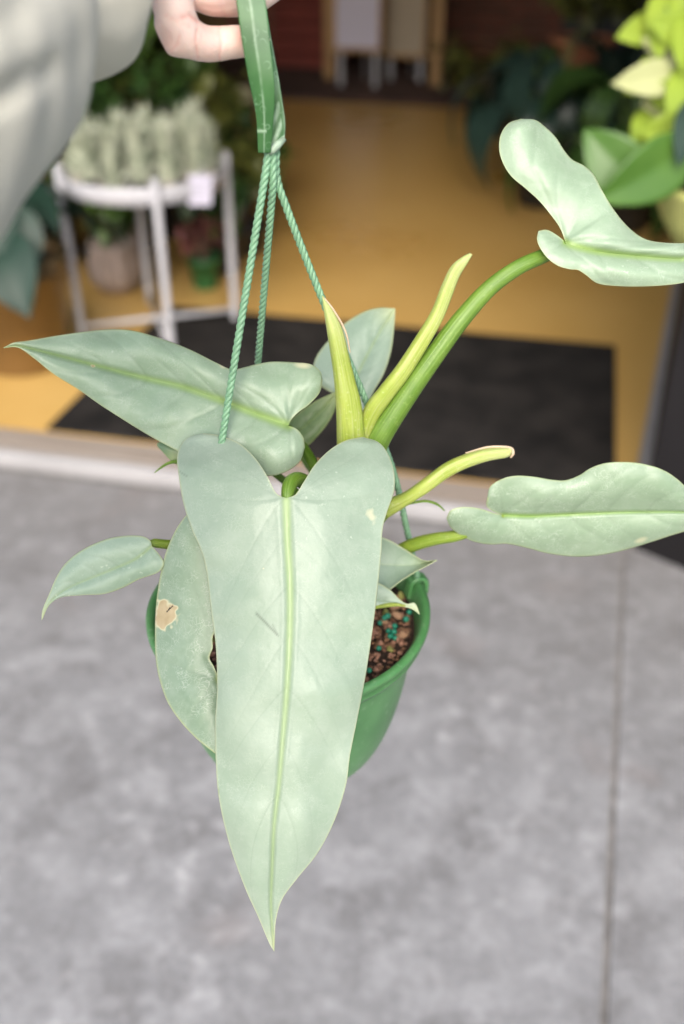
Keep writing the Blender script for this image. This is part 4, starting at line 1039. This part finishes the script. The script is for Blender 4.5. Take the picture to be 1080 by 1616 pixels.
# forearm and palm
limb([(-60, 60, .345), (60, -60, .395), (150, -130, .435), (215, -150, .465)], [95, 82, 72, 72])
limb([(200, -150, .465), (262, -125, .492), (300, -108, .508)], [66, 62, 50])
limb([(215, -120, .465), (262, -70, .487), (285, -48, .497)], [52, 46, 38])
limb([(215, -180, .470), (285, -175, .505), (325, -160, .520)], [60, 48, 38])
# little finger: hooks round and pulls the strap (visible)
limb([(262, -70, .490), (268, -25, .492), (277, 22, .497), (292, 54, .503), (325, 69, .512), (362, 67, .519), (400, 64, .527), (412, 63, .530)], [36, 34, 33, 31, 27, 25, 22, 16], 60)
limb([(270, 36, .500), (283, 60, .504), (300, 68, .508)], [26, 28, 24])
# ring finger above it
limb([(285, -95, .500), (298, -55, .502), (322, -14, .508), (360, -3, .520), (402, -8, .530), (434, -20, .534)], [40, 36, 32, 28, 27, 20], 50)
# middle and index
limb([(300, -130, .510), (330, -108, .512), (355, -80, .517), (392, -68, .530), (425, -76, .540), (446, -88, .543)], [38, 34, 32, 30, 27, 20], 50)
limb([(312, -175, .520), (348, -165, .522), (374, -146, .527), (402, -130, .538), (430, -132, .546), (448, -142, .549)], [36, 33, 30, 28, 26, 19], 50)
# thumb across the front of the strap, above the frame
limb([(240, -190, .470), (290, -215, .478), (335, -190, .482), (372, -150, .484), (396, -118, .488), (402, -108, .490)], [50, 42, 36, 32, 28, 20], 50)
V, Fc = join(*parts)
body = build('person', V, Fc, M_skin); tag(body, 'left arm in a grey green sweatshirt with a hand gripping the green strap', 'person')
rm = body.modifiers.new('remesh', 'REMESH'); rm.mode = 'VOXEL'; rm.voxel_size = .0013; rm.use_smooth_shade = True
sm = body.modifiers.new('smooth', 'SMOOTH'); sm.factor = .6; sm.iterations = 7
bpy.context.view_layer.update()
dg = bpy.context.evaluated_depsgraph_get()
hm = bpy.data.meshes.new_from_object(body.evaluated_get(dg)); body.modifiers.clear(); body.data = hm
hm.materials.clear(); hm.materials.append(M_skin)
nv = len(hm.vertices); co = np.empty(nv*3); hm.vertices.foreach_get('co', co); co = co.reshape(-1, 3)
nr = np.empty(nv*3); hm.vertices.foreach_get('normal', nr); nr = nr.reshape(-1, 3)
dv = co-_C; Zv = dv@_F; Xv = 540+FPX*(dv@_r)/Zv; Yv = 808-FPX*(dv@_U)/Zv
dep = np.zeros(nv); red = np.zeros(nv)
for pl, wd, am in (([(312, 44), (309, 66), (313, 92)], 1.6, .0007), ([(318, 50), (316, 70)], 1.3, .0003), ([(346, 40), (350, 66), (347, 96)], 1.5, .00055), ([(286, 30), (300, 24), (313, 34)], 2.2, .0010), ([(262, 24), (280, 34), (300, 42)], 2.0, .0004), ([(272, 78), (280, 70), (284, 56)], 2.2, .0005), ([(318, 10), (345, 14), (370, 8)], 1.6, .0004), ([(352, -30), (350, 0), (354, 26)], 1.5, .0004), ([(252, 30), (262, 48), (270, 62)], 2.0, .0003)):
    dl, _ = polydist(Xv, Yv, pl); g_ = np.exp(-(dl/wd)**2); dep -= am*g_; red = np.maximum(red, g_*am/.0008)
for (x_, y_, w_, am) in ((271, 78, 9, .0011), (254, 40, 12, .0009), (335, 74, 16, .0006), (368, 66, 14, .0007), (300, 76, 12, .0005)):
    dep += am*np.exp(-(np.hypot(Xv-x_, Yv-y_)/w_)**2)
for (x_, y_, w_, am) in ((382, 56, 20, .8), (262, 66, 20, .35), (345, 20, 34, .5), (290, 26, 16, .4), (330, 92, 26, .3)):
    red = np.maximum(red, am*np.exp(-(np.hypot(Xv-x_, Yv-y_)/w_)**2))
dep += np.array([.00025*noise.noise((p_[0]*160, p_[1]*160, p_[2]*160)) for p_ in co])
co = co+nr*dep[:, None]; hm.vertices.foreach_set('co', co.ravel()); hm.update()
at = hm.attributes.new('flush', 'FLOAT', 'POINT'); at.data.foreach_set('value', np.clip(red, 0, 1).astype(np.float32))
hm.polygons.foreach_set('use_smooth', [True]*len(hm.polygons))
M_nail = simple('fingernail', (.80, .55, .48), .25, .05, 60)
for pl, rr in (([(398, -112, .4785), (399, -120, .4795), (400, -132, .4815)], 11), ([(437, -18, .5405), (443, -22, .5425)], 9)):
    o = local('fingernail', *tube([P(*q_) for q_ in pl], [rr*.48/FPX]*len(pl), 12), M_nail, body)
# sleeve
def sleeve_mat():
    m, N, L, b = new_mat('grey green sweatshirt jersey')
    tc = N.new('ShaderNodeTexCoord'); ob = tc.outputs['Object']
    n = tex(N, L, ob, 'ShaderNodeTexNoise', 18, Detail=4)
    c = mix(N, L, ramp(N, L, n.outputs['Fac'], [(.3, 0.0), (.7, 1.0)]), (.47, .46, .385), (.54, .53, .45))
    w = tex(N, L, ob, 'ShaderNodeTexNoise', 900, Detail=2)
    c = mix(N, L, mth(N, L, 'MULTIPLY', w.outputs['Fac'], .3), c, (.42, .42, .37))
    L.new(c, b.inputs['Base Color']); b.inputs['Roughness'].default_value = .95; b.inputs['Specular IOR Level'].default_value = .15
    b.inputs['Sheen Weight'].default_value = .2
    bp = N.new('ShaderNodeBump'); bp.inputs['Strength'].default_value = .5; bp.inputs['Distance'].default_value = .001
    L.new(w.outputs['Fac'], bp.inputs['Height']); L.new(bp.outputs[0], b.inputs['Normal'])
    return m
M_sleeve = sleeve_mat()
ax = np.array([P(170, -108, .450), P(112, -88, .437), P(58, -64, .420), P(5, -8, .395), P(-65, 42, .370), P(-215, 140, .330), P(-430, 290, .285), P(-760, 600, .235), P(-1300, 1050, .170)])
ax = np.vstack([ax, ax[-1]+(ax[-1]-ax[-2])*.9+np.array([0, -.04, -.01]), ax[-1]+np.array([-.02, -.2, -.06])])
n, m_ = 170, 96
pa = crom(ax, n); L_ = np.r_[0, np.cumsum(np.linalg.norm(np.diff(pa, axis=0), axis=1))]
T = np.gradient(pa, axis=0); T /= np.linalg.norm(T, axis=1)[:, None]
profile = crom([(0, .030, 0), (.006, .034, 0), (.022, .045, 0), (.042, .0525, 0), (.056, .051, 0), (.066, .043, 0), (.074, .032, 0), (.090, .026, 0), (.122, .026, 0), (.130, .031, 0), (.124, .038, 0), (.113, .043, 0), (.109, .047, 0), (.115, .051, 0), (.13, .055, 0), (.165, .060, 0), (.22, .062, 0), (.30, .064, 0), (.45, .070, 0), (.8, .075, 0)], 240)[:, :2]
n = len(profile)
U_ = []
u = np.cross(T[0], (0, 0, 1.)); u /= np.linalg.norm(u)
for i in range(len(pa)):
    u = u-T[i]*np.dot(u, T[i]); u /= np.linalg.norm(u); U_.append(u.copy())
U_ = np.array(U_); V = []
crease = [(-90, 190), (0, 152), (40, 132), (85, 108)]
crease2 = [(-40, 60), (20, 20), (60, -40)]
def samp(A, s): return np.array([np.interp(s, L_, A[:, j]) for j in range(3)])
for i in range(n):
    s0, r0 = profile[i]
    for k in range(m_):
        a = 2*pi*k/m_
        s = s0+.004*sin(a+.6)*min(1, s0/.05)+.004*sin(3*a)*min(1, s0/.03)
        s = min(max(s, 0), L_[-1]); c_ = samp(pa, s); t_ = samp(T, s); uu = samp(U_, s); uu /= np.linalg.norm(uu); ww = np.cross(t_, uu)
        r = r0+.0040*noise.noise((cos(a)*1.4, sin(a)*1.4, s0*22))+.0018*noise.noise((cos(a)*3, sin(a)*3, s0*50))
        q = c_+r*(cos(a)*uu+sin(a)*ww)
        dd_ = q-_C; Zc = dd_@_F
        if Zc > .1 and s0 > .09:
            X_ = 540+FPX*(dd_@_r)/Zc; Y_ = 808-FPX*(dd_@_U)/Zc; facing = (c_-q)@dd_ > 0
            if facing:
                for cr, dep, wd in ((crease, .012, 13), (crease2, .003, 26)):
                    dl, al = polydist(np.array([X_]), np.array([Y_]), cr)
                    q = c_+(r-dep*exp(-(dl[0]/wd)**2)*(1-.6*al[0]))/r*(q-c_)
        V.append(q)
Fc = [(i*m_+k, i*m_+(k+1) % m_, (i+1)*m_+(k+1) % m_, (i+1)*m_+k) for i in range(n-1) for k in range(m_)]
sl = local('sleeve', V, Fc, M_sleeve, body)
mo = sl.modifiers.new('thick', 'SOLIDIFY'); mo.thickness = .002; mo.offset = -1
mo = sl.modifiers.new('sub', 'SUBSURF'); mo.levels = 1; mo.render_levels = 1
